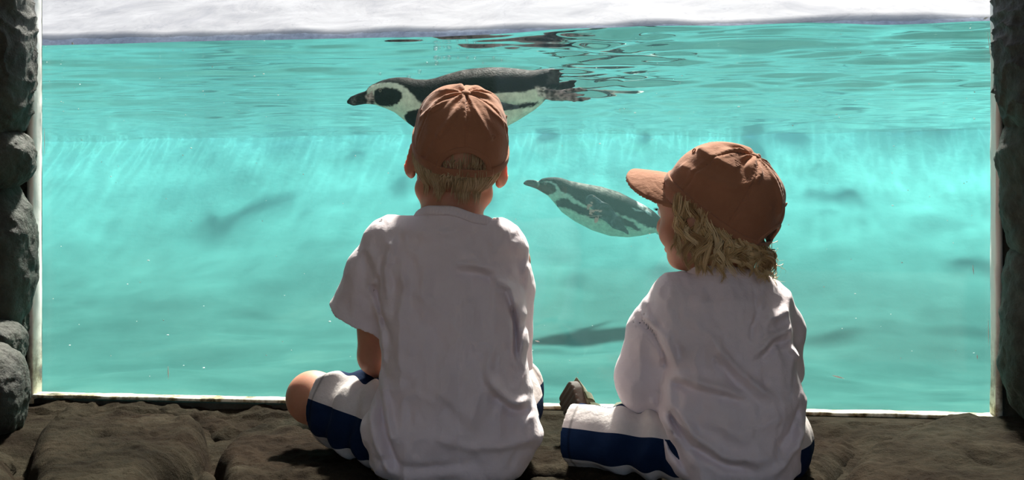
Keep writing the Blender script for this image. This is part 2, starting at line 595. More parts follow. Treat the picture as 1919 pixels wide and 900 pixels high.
MT['eye'] = mat_attr('eyeball', 0.1, 0.6, 60, 0.0, 0.0001)


def mat_shorts():
    m = M('navy_and_white_striped_jersey')
    a = m.attr('ang', 'Fac')
    s = m.math('GREATER_THAN', m.math('SINE', a), 0.0)
    e = m.math('ABSOLUTE', m.math('SINE', a))
    n = m.noise(30, 4, 0.6)
    col = m.mix(s, m.ramp(n, [(0.3, (0.60, 0.55, 0.53)), (0.7, (0.70, 0.65, 0.62))]), m.ramp(n, [(0.3, (0.005, 0.016, 0.048)), (0.7, (0.008, 0.022, 0.064))]))
    h = m.attr('hem', 'Fac')
    st = m.ramp(m.math('ABSOLUTE', m.math('SUBTRACT', h, 0.016)), [(0.0, (0.45, 0.45, 0.45)), (0.0016, (0.9, 0.9, 0.9)), (0.003, (1, 1, 1))])
    col = m.mix(1.0, col, st, 'MULTIPLY')
    nb = m.bump(m.noise(70, 5, 0.55), 0.004, 0.5); nb = m.bump(m.noise(900, 2), 0.0006, 0.4, nb)
    m.bsdf(col, 0.92, nb, 0.1)
    return m.m


def mat_seal():
    m = M('stained_white_sealant')
    n = m.noise(22, 7, 0.7); n2 = m.noise(5, 5, 0.6)
    col = m.ramp(n, [(0.36, (0.05, 0.035, 0.016)), (0.45, (0.32, 0.25, 0.13)), (0.56, (0.80, 0.77, 0.62))])
    geo = m.n('ShaderNodeNewGeometry'); sep = m.n('ShaderNodeSeparateXYZ'); m.l(geo.outputs['Position'], sep.inputs[0])
    zf = m.math('MULTIPLY', m.math('SUBTRACT', sep.outputs[2], 0.07), 5.0)
    clean = m.n('ShaderNodeClamp'); m.l(m.math('ADD', zf, m.math('SUBTRACT', m.math('MULTIPLY', n2, 0.8), 0.32)), clean.inputs[0])
    col = m.mix(clean.outputs[0], col, (0.93, 0.91, 0.87))
    p = m.bsdf(col, 0.5, m.bump(n, 0.003, 0.4), 0.3)
    return m.m


MT['shorts'] = mat_shorts()
MT['seal'] = mat_seal()


def mat_hair(name, c1, c2, c3):
    m = M(name)
    col = m.ramp(m.attr('tone', 'Fac'), [(0.0, c1), (0.5, c2), (1.0, c3)])
    p = m.bsdf(col, 0.45, None, 0.4)
    p.inputs['Subsurface Weight'].default_value = 0.0
    return m.m


MT['hair_blond'] = mat_hair('blond_hair', (0.34, 0.20, 0.085), (0.62, 0.42, 0.20), (0.82, 0.64, 0.37))
MT['hair_fair'] = mat_hair('fair_straight_hair', (0.30, 0.20, 0.10), (0.50, 0.36, 0.20), (0.72, 0.56, 0.34))

# ------------------------------------------------------------------ the tank
TD = 3.15                                                   # depth of the tank behind the pane
U0, U1 = -1.9, 4.1
PV0, PV1 = 0.035, 0.055                                     # pane
FLOOR_Z = -0.03


def heightfield(fn, u, v, frame=None):
    uu, vv = np.meshgrid(u, v, indexing='ij')
    z = fn(uu, vv)
    p = np.stack([uu, vv, z], -1).reshape(-1, 3)
    if frame is not None: p = WO + p[:, :1] * WU + p[:, 1:2] * WV + np.array([0, 0, 1.0]) * p[:, 2:3]
    return p, grid_faces(len(u), len(v))


def tank_floor_fn(u, v):
    z = FLOOR_Z + 0.035 * fbm(np.stack([u * 1.3, v * 1.6, 0 * u], -1), 4)
    c = np.clip((v - 0.5) / (TD - 0.5), 0, 1)
    return z + 0.95 * c ** 3.2


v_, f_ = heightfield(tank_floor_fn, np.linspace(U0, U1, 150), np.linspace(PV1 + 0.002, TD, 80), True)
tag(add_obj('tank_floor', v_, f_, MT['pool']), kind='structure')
# far wall, slightly uneven render
uu = np.linspace(U0 - 0.3, U1 + 0.3, 120); zz = np.linspace(-0.2, 0.93, 60)
a_, b_ = np.meshgrid(uu, zz, indexing='ij')
dv = 0.012 * fbm(np.stack([a_ * 1.5, b_ * 2.0, 0 * a_], -1), 4)
v_ = WO + a_.reshape(-1, 1) * WU + (TD + 0.02 + dv).reshape(-1, 1) * WV + np.array([0, 0, 1.0]) * b_.reshape(-1, 1)
vb = v_ + WV * 0.25
n_ = len(v_)
gf = grid_faces(120, 60)
tag(add_obj('wall_far', np.concatenate([v_, vb]), np.concatenate([gf, gf[:, ::-1] + n_]), MT['farwall']), kind='structure')
def beach_fn(u, v):
    k = v - TD - 0.02
    return 0.925 + np.where(k < 0.43, 1.28 * k, 0.55 + 0.50 * (k - 0.43)) + 0.010 * fbm(np.stack([u * 3, v * 3, 0 * u], -1), 4) * np.clip(k * 10, 0, 1)


v_, f_ = heightfield(beach_fn, np.linspace(U0 - 3.3, U1 + 3.3, 220), np.linspace(TD + 0.02, TD + 2.4, 120), True)
tag(add_obj('ground_slope', v_, f_, MT['beach']), kind='structure')
for nm, ua, ub in (('wall_far_left', U0 - 0.25, U0), ('wall_far_right', U1, U1 + 0.25)):
    v_, f_ = box((ua, -0.1, -0.2), (ub, TD + 0.05, 0.98), W)
    tag(add_obj(nm, v_, f_, MT['farwall'], smooth=False), kind='structure')

# water: one closed body with a rippled top
WAVE_U = np.array([0.0, 0.45, 0.85, 1.05, 1.20, 1.35, 1.55, 1.70, 1.85, 2.06])
WAVE_H = np.array([-0.001, 0.001, -0.003, -0.002, 0.005, 0.009, 0.008, 0.010, 0.003, 0.006])


def water_h(u, v):
    near = np.interp(u, WAVE_U, WAVE_H) * np.exp(-(v / 0.35) ** 2)
    q = np.stack([u * 1.9, v * 4.2, 0 * u], -1)
    r = (0.0075 + 0.0025 * np.clip(v, 0, 3)) * fbm(q, 3, 0.55) + 0.0042 * fbm(q * np.array([2.6, 3.4, 1.0]) + 9.1, 2) * (0.35 + np.clip(u - 0.7, 0, 1))
    r += 0.010 * np.exp(-((u - 1.25) / 0.28) ** 2) * fbm(np.stack([u * 7, v * 9, 0 * u + 3], -1), 2)
    return WATER_Z + near + r * np.clip(v / 0.18, 0.12, 1)


us = np.linspace(U0 + 0.004, U1 - 0.004, 420); vs = np.linspace(PV1 + 0.001, TD + 0.004, 330)
# keep the side faces straight: build top, bottom and skirts
top, ft = heightfield(water_h, us, vs, True)
nu, nv = len(us), len(vs)
ring = np.concatenate([np.arange(0, nu) * nv, (nu - 1) * nv + np.arange(1, nv), (np.arange(nu - 2, -1, -1)) * nv + nv - 1, np.arange(nv - 2, 0, -1)])
bot = top[ring].copy(); bot[:, 2] = -0.15
nt_ = len(top)
k = np.arange(len(ring)); k2 = (k + 1) % len(ring)
skirt = np.stack([ring[k], nt_ + k, nt_ + k2, ring[k2]], 1)
corners = [0, nu - 1, nu - 1 + nv - 1, 2 * nu - 2 + nv - 1]
me_v = np.concatenate([top, bot])
wf = [list(map(int, q)) for q in ft] + [list(map(int, q)) for q in skirt] + [[int(nt_ + i) for i in range(len(ring))][::-1]]
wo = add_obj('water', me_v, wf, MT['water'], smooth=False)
wm = wo.data
sm = np.zeros(len(wm.polygons), bool); sm[:len(ft)] = True
wm.polygons.foreach_set('use_smooth', sm)
import bmesh
bm = bmesh.new(); bm.from_mesh(wm); bmesh.ops.recalc_face_normals(bm, faces=bm.faces)
for e in bm.edges:                                         # crisp rim, soft ripples
    if len(e.link_faces) == 2 and e.link_faces[0].normal.dot(e.link_faces[1].normal) < 0.6: e.smooth = False
bm.to_mesh(wm); bm.free()
tag(wo, kind='structure')

# window: reveal strips, pane
WTOP = 2.0
win = bpy.data.objects.new('window_1', None); win.location = tuple(W(WLEN / 2, 0.02, WIN_B)); COL.objects.link(win)
tag(win, kind='structure')


def strip(p0, p1, depth_v, thick_dir, t, n=140, amp=0.0012, seed=0):
    """a hand-tooled sealant strip from p0 to p1 (u, z), depth along v, thickness t along thick_dir"""
    s = np.linspace(0, 1, n)
    u = p0[0] + (p1[0] - p0[0]) * s; z = p0[1] + (p1[1] - p0[1]) * s
    prof = [(-0.004, 0.0), (0.0, 0.0015), (depth_v * 0.5, 0.0005), (depth_v - 0.002, 0.0015), (depth_v, 0.0), (depth_v, -t), (-0.004, -t)]
    vv = []
    for j, (dv_, dt) in enumerate(prof):
        wob = amp * fbm(np.stack([s * 40, 0 * s + j * 3.1 + seed, 0 * s], -1), 3) if dt >= 0 else 0 * s
        uu_ = u - thick_dir[0] * (-dt - wob); zz_ = z - thick_dir[1] * (-dt - wob)
        vv.append(WO + uu_[:, None] * WU + dv_ * WV + zz_[:, None] * np.array([0, 0, 1.0]))
    m_ = len(prof)
    v = np.stack(vv, 1).reshape(-1, 3)
    i, j = np.meshgrid(np.arange(n - 1), np.arange(m_), indexing='ij'); j2 = (j + 1) % m_
    fa = np.stack([i * m_ + j, i * m_ + j2, (i + 1) * m_ + j2, (i + 1) * m_ + j], -1).reshape(-1, 4)
    return v, fa


for p0, p1, td, sd in (((0, WIN_B - 0.02), (0, WTOP), (1, 0), 1), ((WLEN, WIN_B - 0.02), (WLEN, WTOP), (-1, 0), 5), ((-0.01, WIN_B), (WLEN + 0.01, WIN_B), (0, 1), 9)):
    v_, f_ = strip(p0, p1, PV0, td, 0.012 if sd < 9 else 0.006, seed=sd)
    add_obj('sealant_strip', v_, f_, MT['seal'], win)
v_, f_ = box((-0.03, PV0 + 0.0005, WIN_B - 0.03), (WLEN + 0.03, PV1, WTOP + 0.03), W)
add_obj('glass_pane', v_, f_, MT['pane'], win, smooth=False)

# ------------------------------------------------------------------ the viewing cave
parts = []
for lo, hi in (((-0.75, 0.0, -0.55), (-0.010, PV1, 2.18)), ((WLEN + 0.010, 0.0, -0.55), (WLEN + 0.75, PV1, 2.18)),
               ((-0.02, 0.0, -0.55), (WLEN + 0.02, PV1, WIN_B - 0.010)), ((-0.02, 0.0, WTOP - 0.01), (WLEN + 0.02, PV1, 2.18))):
    parts.append(box(lo, hi, W))
v_, f_ = join(parts)
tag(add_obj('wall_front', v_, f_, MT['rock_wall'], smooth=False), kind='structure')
BACK_Y = -1.0
wl, wr = -1.78, 1.66
v_, f_ = box((wl - 0.2, BACK_Y, -0.55), (wl, 2.72, 2.18)); wall_left = tag(add_obj('wall_left', v_, f_, MT['rock_plain'], smooth=False), kind='structure')
v_, f_ = box((wr, BACK_Y, -0.55), (wr + 0.2, 2.30, 2.18)); wall_right = tag(add_obj('wall_right', v_, f_, MT['rock_plain'], smooth=False), kind='structure')
v_, f_ = box((wl - 0.2, BACK_Y, 2.05), (wr + 0.2, 2.22, 2.18)); tag(add_obj('ceiling', v_, f_, MT['rock_plain'], smooth=False), kind='structure')


parts = [box((wl - 0.2, BACK_Y - 0.15, -0.55), (-1.10, BACK_Y, 2.18)), box((1.30, BACK_Y - 0.15, -0.55), (wr + 0.2, BACK_Y, 2.18)), box((-1.10, BACK_Y - 0.15, 1.66), (1.30, BACK_Y, 2.18))]
v_, f_ = join(parts); tag(add_obj('added_wall_back', v_, f_, MT['rock_plain'], smooth=False), kind='structure')  # unseen wall added, its doorway sized to set the fill light inside


def floor_z(x, y):
    v = (x - WO[0]) * WV[0] + (y - WO[1]) * WV[1]           # distance from the window plane (negative in the cave)
    q = np.stack([x, y, 0 * x], -1)
    z = -0.024 + 0.066 * np.clip(1 + v / 0.50, 0, 1) + 0.016 * fbm(q * 3.1, 4) + 0.007 * fbm(q * 13, 4) + 0.003 * fbm(q * 45, 3)
    z = np.where(v > -0.06, np.minimum(z + 0.008, WIN_B - 0.004 + 0.003 * fbm(q * 30, 3)), z)
    step = 1 / (1 + np.exp(-(y - 1.36 - 0.04 * fbm(q * 2.2 + 5, 3)) / 0.03))
    return np.minimum(z, 0.046) * step - 0.5 * (1 - step)


xs = np.linspace(-1.8, 1.68, 420); ys = np.concatenate([np.linspace(BACK_Y, 1.2, 30), np.linspace(1.22, 2.66, 230)])
v_, f_ = heightfield(floor_z, xs, ys)
keep = ((v_ - WO) @ WV) < 0.004
fk = keep[f_].all(1)
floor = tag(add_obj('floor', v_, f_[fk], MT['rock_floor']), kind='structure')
v_, f_ = box((-14, -16, -0.62), (14, BACK_Y + 0.02, -0.50))
tag(add_obj('ground', v_, f_, MT['path'], smooth=False), kind='structure')


def mound(poly_px, h, edge, zp=0.03, seed=0, rough=1.0, base=-0.02, tilt=(0, 0), res=0.006, dents=()):
    """a rounded floor stone whose outline on the ledge is given by photo pixels"""
    poly = []
    for px, py in poly_px:
        Y = (CZ - zp) * F / (py - HOR); poly.append(((px - 959.5) / F * Y, Y))
    poly = np.array(poly)
    lo, hi = poly.min(0) - 0.01, poly.max(0) + 0.01
    gx = np.arange(lo[0], hi[0], res); gy = np.arange(lo[1], hi[1], res)
    X, Y = np.meshgrid(gx, gy, indexing='ij')
    q = np.stack([X, Y, 0 * X + seed], -1)
    d = poly_sd(X + 0.008 * fbm(q * 9, 3), Y + 0.008 * fbm(q * 9 + 4, 3), poly)
    t = np.clip(-d / edge, 0, 1)
    c = poly.mean(0)
    z = base + (zp - base + h) * np.sqrt(np.clip(1 - (1 - t) ** 2, 0, 1)) + tilt[0] * (X - c[0]) + tilt[1] * (Y - c[1])
    z = z + rough * (0.010 * fbm(q * 5.0, 3) + 0.005 * fbm(q * 17, 4) + 0.0032 * fbm(q * 52, 3)) * np.clip(t * 3, 0, 1)
    for (px, py, r, dep) in dents:
        Yd = (CZ - zp) * F / (py - HOR); xd = (px - 959.5) / F * Yd
        z = z - dep * np.exp(-(((X - xd) / r) ** 2 + ((Y - Yd) / (r * 0.8)) ** 2)) * (1 + 0.5 * fbm(q * 25, 3))
    z = np.where(d > 0, base, z)
    fs = grid_faces(len(gx), len(gy))
    ins = (d.ravel() < res)[fs].any(1)
    fs = fs[ins]
    used = np.unique(fs); mp = np.full(X.size, -1); mp[used] = np.arange(len(used))
    v = np.stack([X, Y, z], -1).reshape(-1, 3)[used]
    return v, mp[fs]


def px_stone(*a, **k):
    v, f = mound(*a, **k)
    return add_obj('stone', v, f, MT['rock_floor'], floor)


px_stone([(50, 900), (58, 830), (95, 800), (150, 786), (215, 776), (300, 779), (362, 790), (396, 810), (404, 835), (390, 850), (368, 868), (330, 880), (300, 890), (280, 960), (50, 960)], 0.024, 0.045, seed=1, tilt=(0, -0.03), dents=((235, 800, 0.05, 0.016), (270, 830, 0.03, 0.01), (190, 838, 0.03, 0.012)))
px_stone([(408, 835), (430, 808), (490, 800), (560, 812), (640, 828), (720, 880), (720, 960), (425, 960), (413, 890)], 0.008, 0.035, seed=2, tilt=(0, 0.02), dents=((520, 905, 0.05, 0.02),))
px_stone([(358, 880), (385, 858), (404, 866), (412, 890), (412, 930), (362, 935)], -0.006, 0.03, seed=3)
px_stone([(296, 898), (352, 884), (356, 940), (290, 960)], -0.012, 0.03, seed=4)
px_stone([(66, 764), (150, 752), (300, 757), (430, 765), (545, 768), (556, 795), (470, 796), (400, 800), (350, 780), (215, 768), (120, 786), (80, 800)], 0.000, 0.06, zp=0.032, seed=5, rough=1.25, dents=((500, 776, 0.03, 0.008), (440, 785, 0.04, 0.008)))
px_stone([(-90, 850), (20, 856), (42, 880), (46, 960), (-90, 960)], 0.01, 0.05, seed=6)
px_stone([(1560, 960), (1574, 892), (1600, 862), (1648, 832), (1720, 803), (1800, 797), (1900, 800), (1980, 802), (2010, 960)], 0.026, 0.06, seed=7, rough=0.8, dents=((1850, 885, 0.035, 0.02),))
px_stone([(1440, 812), (1500, 796), (1560, 793), (1640, 797), (1690, 800), (1640, 824), (1592, 858), (1566, 890), (1545, 960), (1440, 960)], 0.006, 0.04, zp=0.026, seed=8, rough=1.2, dents=((1590, 815, 0.03, 0.012), (1530, 822, 0.025, 0.012)))
px_stone([(940, 800), (1010, 785), (1060, 778), (1140, 776), (1250, 790), (1320, 830), (1300, 880), (1160, 898), (1060, 880), (960, 880)], 0.002, 0.035, zp=0.024, seed=9, rough=1.1, dents=((1042, 886, 0.02, 0.01),))
px_stone([(930, 900), (1000, 886), (1070, 890), (1160, 905), (1260, 905), (1260, 980), (930, 980)], 0.0, 0.04, zp=0.022, seed=10)


def boulder(c, r, seed, n=56, amp=0.16, sq=2.6, rot=0.0, folds=0.0, fine=0.025):
    """a rock: cube-sphere, squared off a little and broken up by noise"""
    t = np.tan(np.linspace(-np.pi / 4, np.pi / 4, n))
    a, b = np.meshgrid(t, t, indexing='ij'); o = np.ones_like(a)
    fc = [np.stack(s, -1) for s in ((o, a, b), (-o, b, a), (a, -o, b), (b, o, a), (a, b, o), (b, a, -o))]
    gf = grid_faces(n, n); vs, fs = [], []
    for i, q in enumerate(fc):
        vs.append(q.reshape(-1, 3)); fs.append(gf + i * n * n)
    d = np.concatenate(vs); fs = np.concatenate(fs)
    d = d / (np.abs(d) ** sq).sum(1, keepdims=True) ** (1 / sq)
    p = d * np.array(r)
    nrm = d / np.linalg.norm(d, axis=1, keepdims=True)
    w = p + np.array(c) + seed * 3.7
    m = min(r)
    disp = amp * m * fbm(w * 0.55 / m, 4) + fine * 0.16 * fbm(w * 26, 5, 0.55)
    if folds:
        s = (w[:, 2] + 0.9 * w[:, 0] + 0.05 * fbm(w * 9, 3)) * 2 * np.pi / 0.085
        disp += folds * (1 - np.abs(np.sin(s))) ** 2 - folds * 0.4
    p = p + nrm * disp[:, None]
    cs, sn = math.cos(rot), math.sin(rot)
    p = p @ np.array([[cs, 0, -sn], [0, 1, 0], [sn, 0, cs]])
    return p + np.array(c), fs


def rock(parent, c, r, seed, mat='rock_wall', **k):
    v, f = boulder(c, r, seed, **k)
    return add_obj('rock', v, f, MT[mat], parent)


wall_left_face = wall_left
rock(wall_left, P(-62, 95, 2.44), (0.140, 0.11, 0.22), 1, folds=0.005, amp=0.10, rot=0.05)
rock(wall_left, P(-50, 298, 2.46), (0.130, 0.09, 0.072), 2, amp=0.14)
rock(wall_left, P(-66, 482, 2.46), (0.140, 0.10, 0.215), 3, amp=0.10)
rock(wall_left, P(-58, 742, 2.26), (0.118, 0.10, 0.112), 4, amp=0.10, rot=-0.12)
rock(wall_left, P(-40, 650, 2.36), (0.092, 0.09, 0.060), 5, amp=0.2)
rock(wall_left, P(20, 600, 2.53), (0.032, 0.03, 0.17), 6, amp=0.3)
rock(wall_left, P(-60, 885, 2.05), (0.075, 0.08, 0.040), 7, amp=0.2, mat='rock_floor')
rock(wall_left, P(-330, 300, 2.42), (0.19, 0.12, 0.40), 8, amp=0.12)
rock(wall_left, P(-330, 740, 2.35), (0.17, 0.15, 0.16), 9, amp=0.14)
rock(wall_left, P(-180, -220, 2.45), (0.26, 0.12, 0.20), 10, amp=0.12)
rock(wall_right, P(1962, 60, 2.13), (0.082, 0.10, 0.185), 11, folds=0.008, amp=0.14, rot=0.1)
rock(wall_right, P(1950, 345, 2.17), (0.068, 0.08, 0.15), 12, amp=0.16)
rock(wall_right, P(1956, 620, 2.18), (0.078, 0.08, 0.185), 13, amp=0.12)
rock(wall_right, P(2180, 200, 2.10), (0.18, 0.12, 0.34), 14, amp=0.12)
rock(wall_right, P(2180, 680, 2.08), (0.17, 0.14, 0.22), 15, amp=0.12)
rock(wall_right, P(2060, -240, 2.12), (0.24, 0.12, 0.16), 16, amp=0.12)

# ------------------------------------------------------------------ penguins
def lum(c, k): return np.array(c) * k


def penguin(name, label, base_px, Y, ang, prof, wing, wing_far, feet, tail, regions, eye, beak_x, yaw=0.0, body_w=0.86):
    """body swept through the photo outline's top and bottom profile; all lengths in photo pixels at depth Y"""
    s = Y / F
    ca, sa = math.cos(ang), math.sin(ang)

    def loc(p):                                           # photo pixel -> along / up in the body's own frame
        p = np.asarray(p, float); dx = p[..., 0] - base_px[0]; dy = -(p[..., 1] - base_px[1])
        return np.stack([dx * ca + dy * sa, -dx * sa + dy * ca], -1)
    topp, botp = loc(np.array(prof[0])), loc(np.array(prof[1]))
    a0, a1 = min(topp[0, 0], botp[0, 0]), max(topp[-1, 0], botp[-1, 0])
    g = Vox((a0 - 8, -110, -95), (a1 + 110, 90, 95), 1.6)
    ax = g.ax[0]
    tp = np.interp(ax, topp[:, 0], topp[:, 1]); bt = np.interp(ax, botp[:, 0], botp[:, 1])
    kk = np.ones(3) / 3
    tp = np.convolve(np.pad(tp, 1, 'edge'), kk, 'valid'); bt = np.convolve(np.pad(bt, 1, 'edge'), kk, 'valid')
    hh = np.maximum((tp - bt) / 2, 0.4); cc = (tp + bt) / 2
    wd = hh * np.interp(ax, [a0, beak_x, beak_x + 60, a1], [0.55, 0.72, body_w, body_w])
    e = np.maximum(a0 - ax, ax - a1)

    def body(x, y, z):
        q = np.sqrt(((y - cc[:, None, None]) / hh[:, None, None]) ** 2 + (z / wd[:, None, None]) ** 2)
        d = (q - 1) * np.minimum(hh, wd)[:, None, None]
        return np.maximum(d, e[:, None, None])
    g.add(body, g.lo, g.lo + g.h * g.n, 0)
    n_body = 0

    def blade(pts, thick, nz):                            # flat tapering limb: pts of (px, py, depth, radius)
        q = [(np.array([*loc(p[:2]), p[2]]), p[3]) for p in pts]
        nrm = np.array(nz, float); nrm /= np.linalg.norm(nrm)
        for (A, r1), (B, r2) in zip(q[:-1], q[1:]):
            m = max(r1, r2) + 8

            def fn(x, y, z, A=A, B=B, r1=r1, r2=r2):
                dx, dy, dz = x - A[0], y - A[1], z - A[2]
                dn = dx * nrm[0] + dy * nrm[1] + dz * nrm[2]
                k = 1 / thick - 1
                X, Yy, Z = A[0] + dx + nrm[0] * dn * k, A[1] + dy + nrm[1] * dn * k, A[2] + dz + nrm[2] * dn * k
                bn = (B - A) @ nrm; B2 = B + nrm * bn * k
                return cone_sdf(X, Yy, Z, A, B2, r1, r2) * thick
            g.add(fn, np.minimum(A, B) - m, np.maximum(A, B) + m, 1.6 if r2 < 4 else 3.0)
    blade(wing, 0.28, (0.05, 0.25, 1.0))
    blade(wing_far, 0.28, (0.05, 0.25, -1.0))
    for ft in feet: blade(ft, 0.5, (0.0, 0.35, 0.94))
    for tl in tail: blade(tl, 0.35, (0.0, 1.0, 0.0))
    v, q = g.mesh(1)
    # colours of the plumage, laid out along the body
    A, B = v[:, 0], v[:, 1]
    px = base_px[0] + A * ca - B * sa; py = base_px[1] - (A * sa + B * ca)
    nz = fbm(v * 0.14, 3); nf = fbm(v * np.array([0.12, 0.4, 0.4]), 3)
    col = np.tile(np.array([0.62, 0.64, 0.52]), (len(v), 1))
    for poly, c, soft in regions:
        d = poly_sd(px + 1.6 * nz, py + 1.6 * nf, poly)
        w = np.clip(0.5 - d / soft, 0, 1)[:, None]
        cc_ = np.array(c)[None] * (1 + 0.9 * nz[:, None] + 0.6 * nf[:, None])
        col = col * (1 - w) + np.clip(cc_, 0.004, 1) * w
    # the outside of wings is dark like the back
    for wg in (wing, wing_far):
        for p, r in zip(wg[:-1], wg[1:]):
            A0 = np.array([*loc(p[:2]), p[2]]); B0 = np.array([*loc(r[:2]), r[2]])
            t = np.clip(((v - A0) @ (B0 - A0)) / ((B0 - A0) @ (B0 - A0)), 0, 1)
            dd = np.linalg.norm(v - A0 - t[:, None] * (B0 - A0), axis=1) - (p[3] + (r[3] - p[3]) * t)
            out = (np.abs(v[:, 2]) > np.interp(A, ax, wd) * 0.80) & (dd < 3.0)
            col[out] = np.array([0.045, 0.048, 0.055]) * (1 + 0.6 * nz[out, None])
            edge = out & (np.abs(dd) < 1.5)
            col[edge] = col[edge] * 1.8
    cy, sy = math.cos(yaw), math.sin(yaw)
    org = P(base_px[0], base_px[1], Y)
    R3 = np.array([[ca * cy, sy, sa], [0, 0, 0], [0, 0, 0]])

    def to_world(p):
        p = np.atleast_2d(p)
        x = p[:, 0] * ca - p[:, 1] * sa; z = p[:, 0] * sa + p[:, 1] * ca; y = p[:, 2]
        return org + s * np.stack([x * cy - y * sy, x * sy + y * cy, z], 1)
    # toe-ward z axis of this frame points away from the camera
    o = add_obj(name, to_world(v), q[:, ::-1], MT['penguin'], loc=org, attrs={'Col': col})
    tag(o, label, 'penguin')
    el = loc(eye)
    for sd in (-1, 1):
        w_ = np.interp(el[0], ax, wd); h_ = np.interp(el[0], ax, hh); c_ = np.interp(el[0], ax, cc)
        zz_ = sd * w_ * math.sqrt(max(0.05, 1 - ((el[1] - c_) / h_) ** 2))
        vv, ff = uvsphere(np.array([el[0], el[1], zz_ * 0.99]), (3.0, 3.0, 1.6))
        r = np.hypot(vv[:, 0] - el[0], vv[:, 1] - el[1])
        ec = np.where((r < 1.7)[:, None], np.array([0.01, 0.008, 0.008]), np.array([0.20, 0.13, 0.10]))
        add_obj('eye', to_world(vv), ff[:, ::-1], MT['eye'], o, attrs={'Col': ec})
    return o


def uvsphere(c, r, R=None, nu=24, nv=14):
    ph = np.linspace(0, 2 * np.pi, nu, endpoint=False); th = np.linspace(0.02, np.pi - 0.02, nv)
    a, b = np.meshgrid(ph, th, indexing='ij')
    d = np.stack([np.cos(a) * np.sin(b), np.sin(a) * np.sin(b), np.cos(b)], -1).reshape(-1, 3) * np.array(r)
    if R is not None: d = d @ np.asarray(R).T
    f = grid_faces(nu, nv, True)[:, ::-1]
    return d + np.array(c), f


BLK, BRN, PNK = (0.004, 0.004, 0.0055), (0.036, 0.029, 0.026), (0.34, 0.24, 0.22)
t1 = [(650, 189), (657, 181), (672, 175), (687, 170), (690, 164), (697, 159), (715, 151), (730, 147), (745, 145), (765, 145.5), (780, 149), (800, 149.5), (815, 147), (840, 139), (865, 132), (890, 128.5), (915, 126.5), (940, 126.5), (965, 128.5), (990, 131.5), (1002, 132), (1020, 129), (1037, 128.5), (1048, 132)]
b1 = [(650, 194), (662, 198.5), (685, 195), (702, 196), (725, 204), (740, 211), (752, 221), (765, 231), (776, 239), (795, 248), (820, 254), (850, 257), (890, 254), (925, 247), (950, 237), (972, 225), (1002, 206), (1015, 195), (1030, 178), (1048, 160)]
D1 = [(684, 173), (690, 168), (699, 160), (712, 156.5), (730, 156.5), (748, 160), (765, 169), (778, 182), (790, 197), (810, 203), (850, 198), (885, 188), (930, 180.5), (985, 176), (1005, 169), (1030, 172), (1130, 190), (1140, 90), (690, 90)]
penguin('penguin', 'penguin swimming level just under the surface behind the taller child\'s cap', (850, 190), 2.80, 0.0, (t1, b1),
        [(822, 196, -62, 13), (862, 204, -66, 17), (915, 205, -58, 13), (971, 206, -54, 3.0)],
        [(822, 196, 62, 13), (862, 208, 72, 17), (915, 214, 74, 13), (965, 220, 72, 3.0)],
        [[(1005, 176, -22, 11), (1035, 181, -26, 8.5), (1052, 183, -27, 9)], [(1048, 178, -26, 6), (1072, 172, -26, 3.9), (1084, 171, -26, 3.6), (1098, 172.5, -26, 2.2)], [(1048, 182, -30, 6), (1074, 181.5, -32, 3.6), (1092, 181.5, -32, 2.0)], [(1048, 186, -32, 5.5), (1074, 190, -34, 3.9), (1088, 190, -34, 3.6), (1103, 188.5, -35, 2.2)],
         [(1010, 165, 18, 10), (1040, 163, 24, 8), (1055, 160, 25, 8)], [(1053, 158, 25, 5), (1072, 152, 25, 4), (1080, 149, 25, 2.4)], [(1055, 163, 25, 5), (1068, 161, 25, 3.5), (1078, 158, 25, 2.2)]],
        [[(1020, 142, 0, 13), (1040, 139, 0, 12)], [(1035, 133, -10, 6), (1055, 132, -12, 2)], [(1035, 139, -3, 6), (1058, 138, -4, 2)], [(1035, 142, 6, 6), (1057, 144, 6, 2)], [(1035, 148, 10, 6), (1054, 150, 12, 2)]],
        [(D1, BLK, 3.0), ([(735, 130), (735, 152), (770, 158), (815, 156), (900, 146), (1000, 150), (1012, 130)], BRN, 16.0),
         ([(640, 170), (688, 168), (690, 200), (640, 205)], (0.018, 0.018, 0.02), 4.0), ([(660, 183), (668, 182), (666, 196), (660, 197)], (0.12, 0.115, 0.11), 4.0),
         ([(687, 178), (700, 172), (705, 190), (700, 198), (688, 197)], PNK, 4.0),
         ([(704, 172), (713, 167), (724, 166), (737, 167), (749, 171), (757, 178), (758, 187), (750, 196), (736, 201), (718, 200), (706, 196), (702, 186)], BLK, 3.0),
         ([(758, 222), (766, 212), (786, 208), (830, 206), (880, 206), (950, 203), (985, 196), (1012, 193), (1000, 201), (975, 206), (950, 210), (880, 216), (820, 222), (792, 232), (776, 242), (766, 236)], BLK, 3.5),
         ([(1012, 168), (1130, 165), (1130, 200), (1020, 196)], (0.19, 0.145, 0.14), 5.0), ([(1003, 166), (1022, 168), (1022, 186), (1008, 184)], (0.48, 0.42, 0.38), 5.0),
         ([(1028, 120), (1064, 125), (1064, 155), (1024, 160)], (0.045, 0.04, 0.04), 5.0)],
        (715, 172), -165)

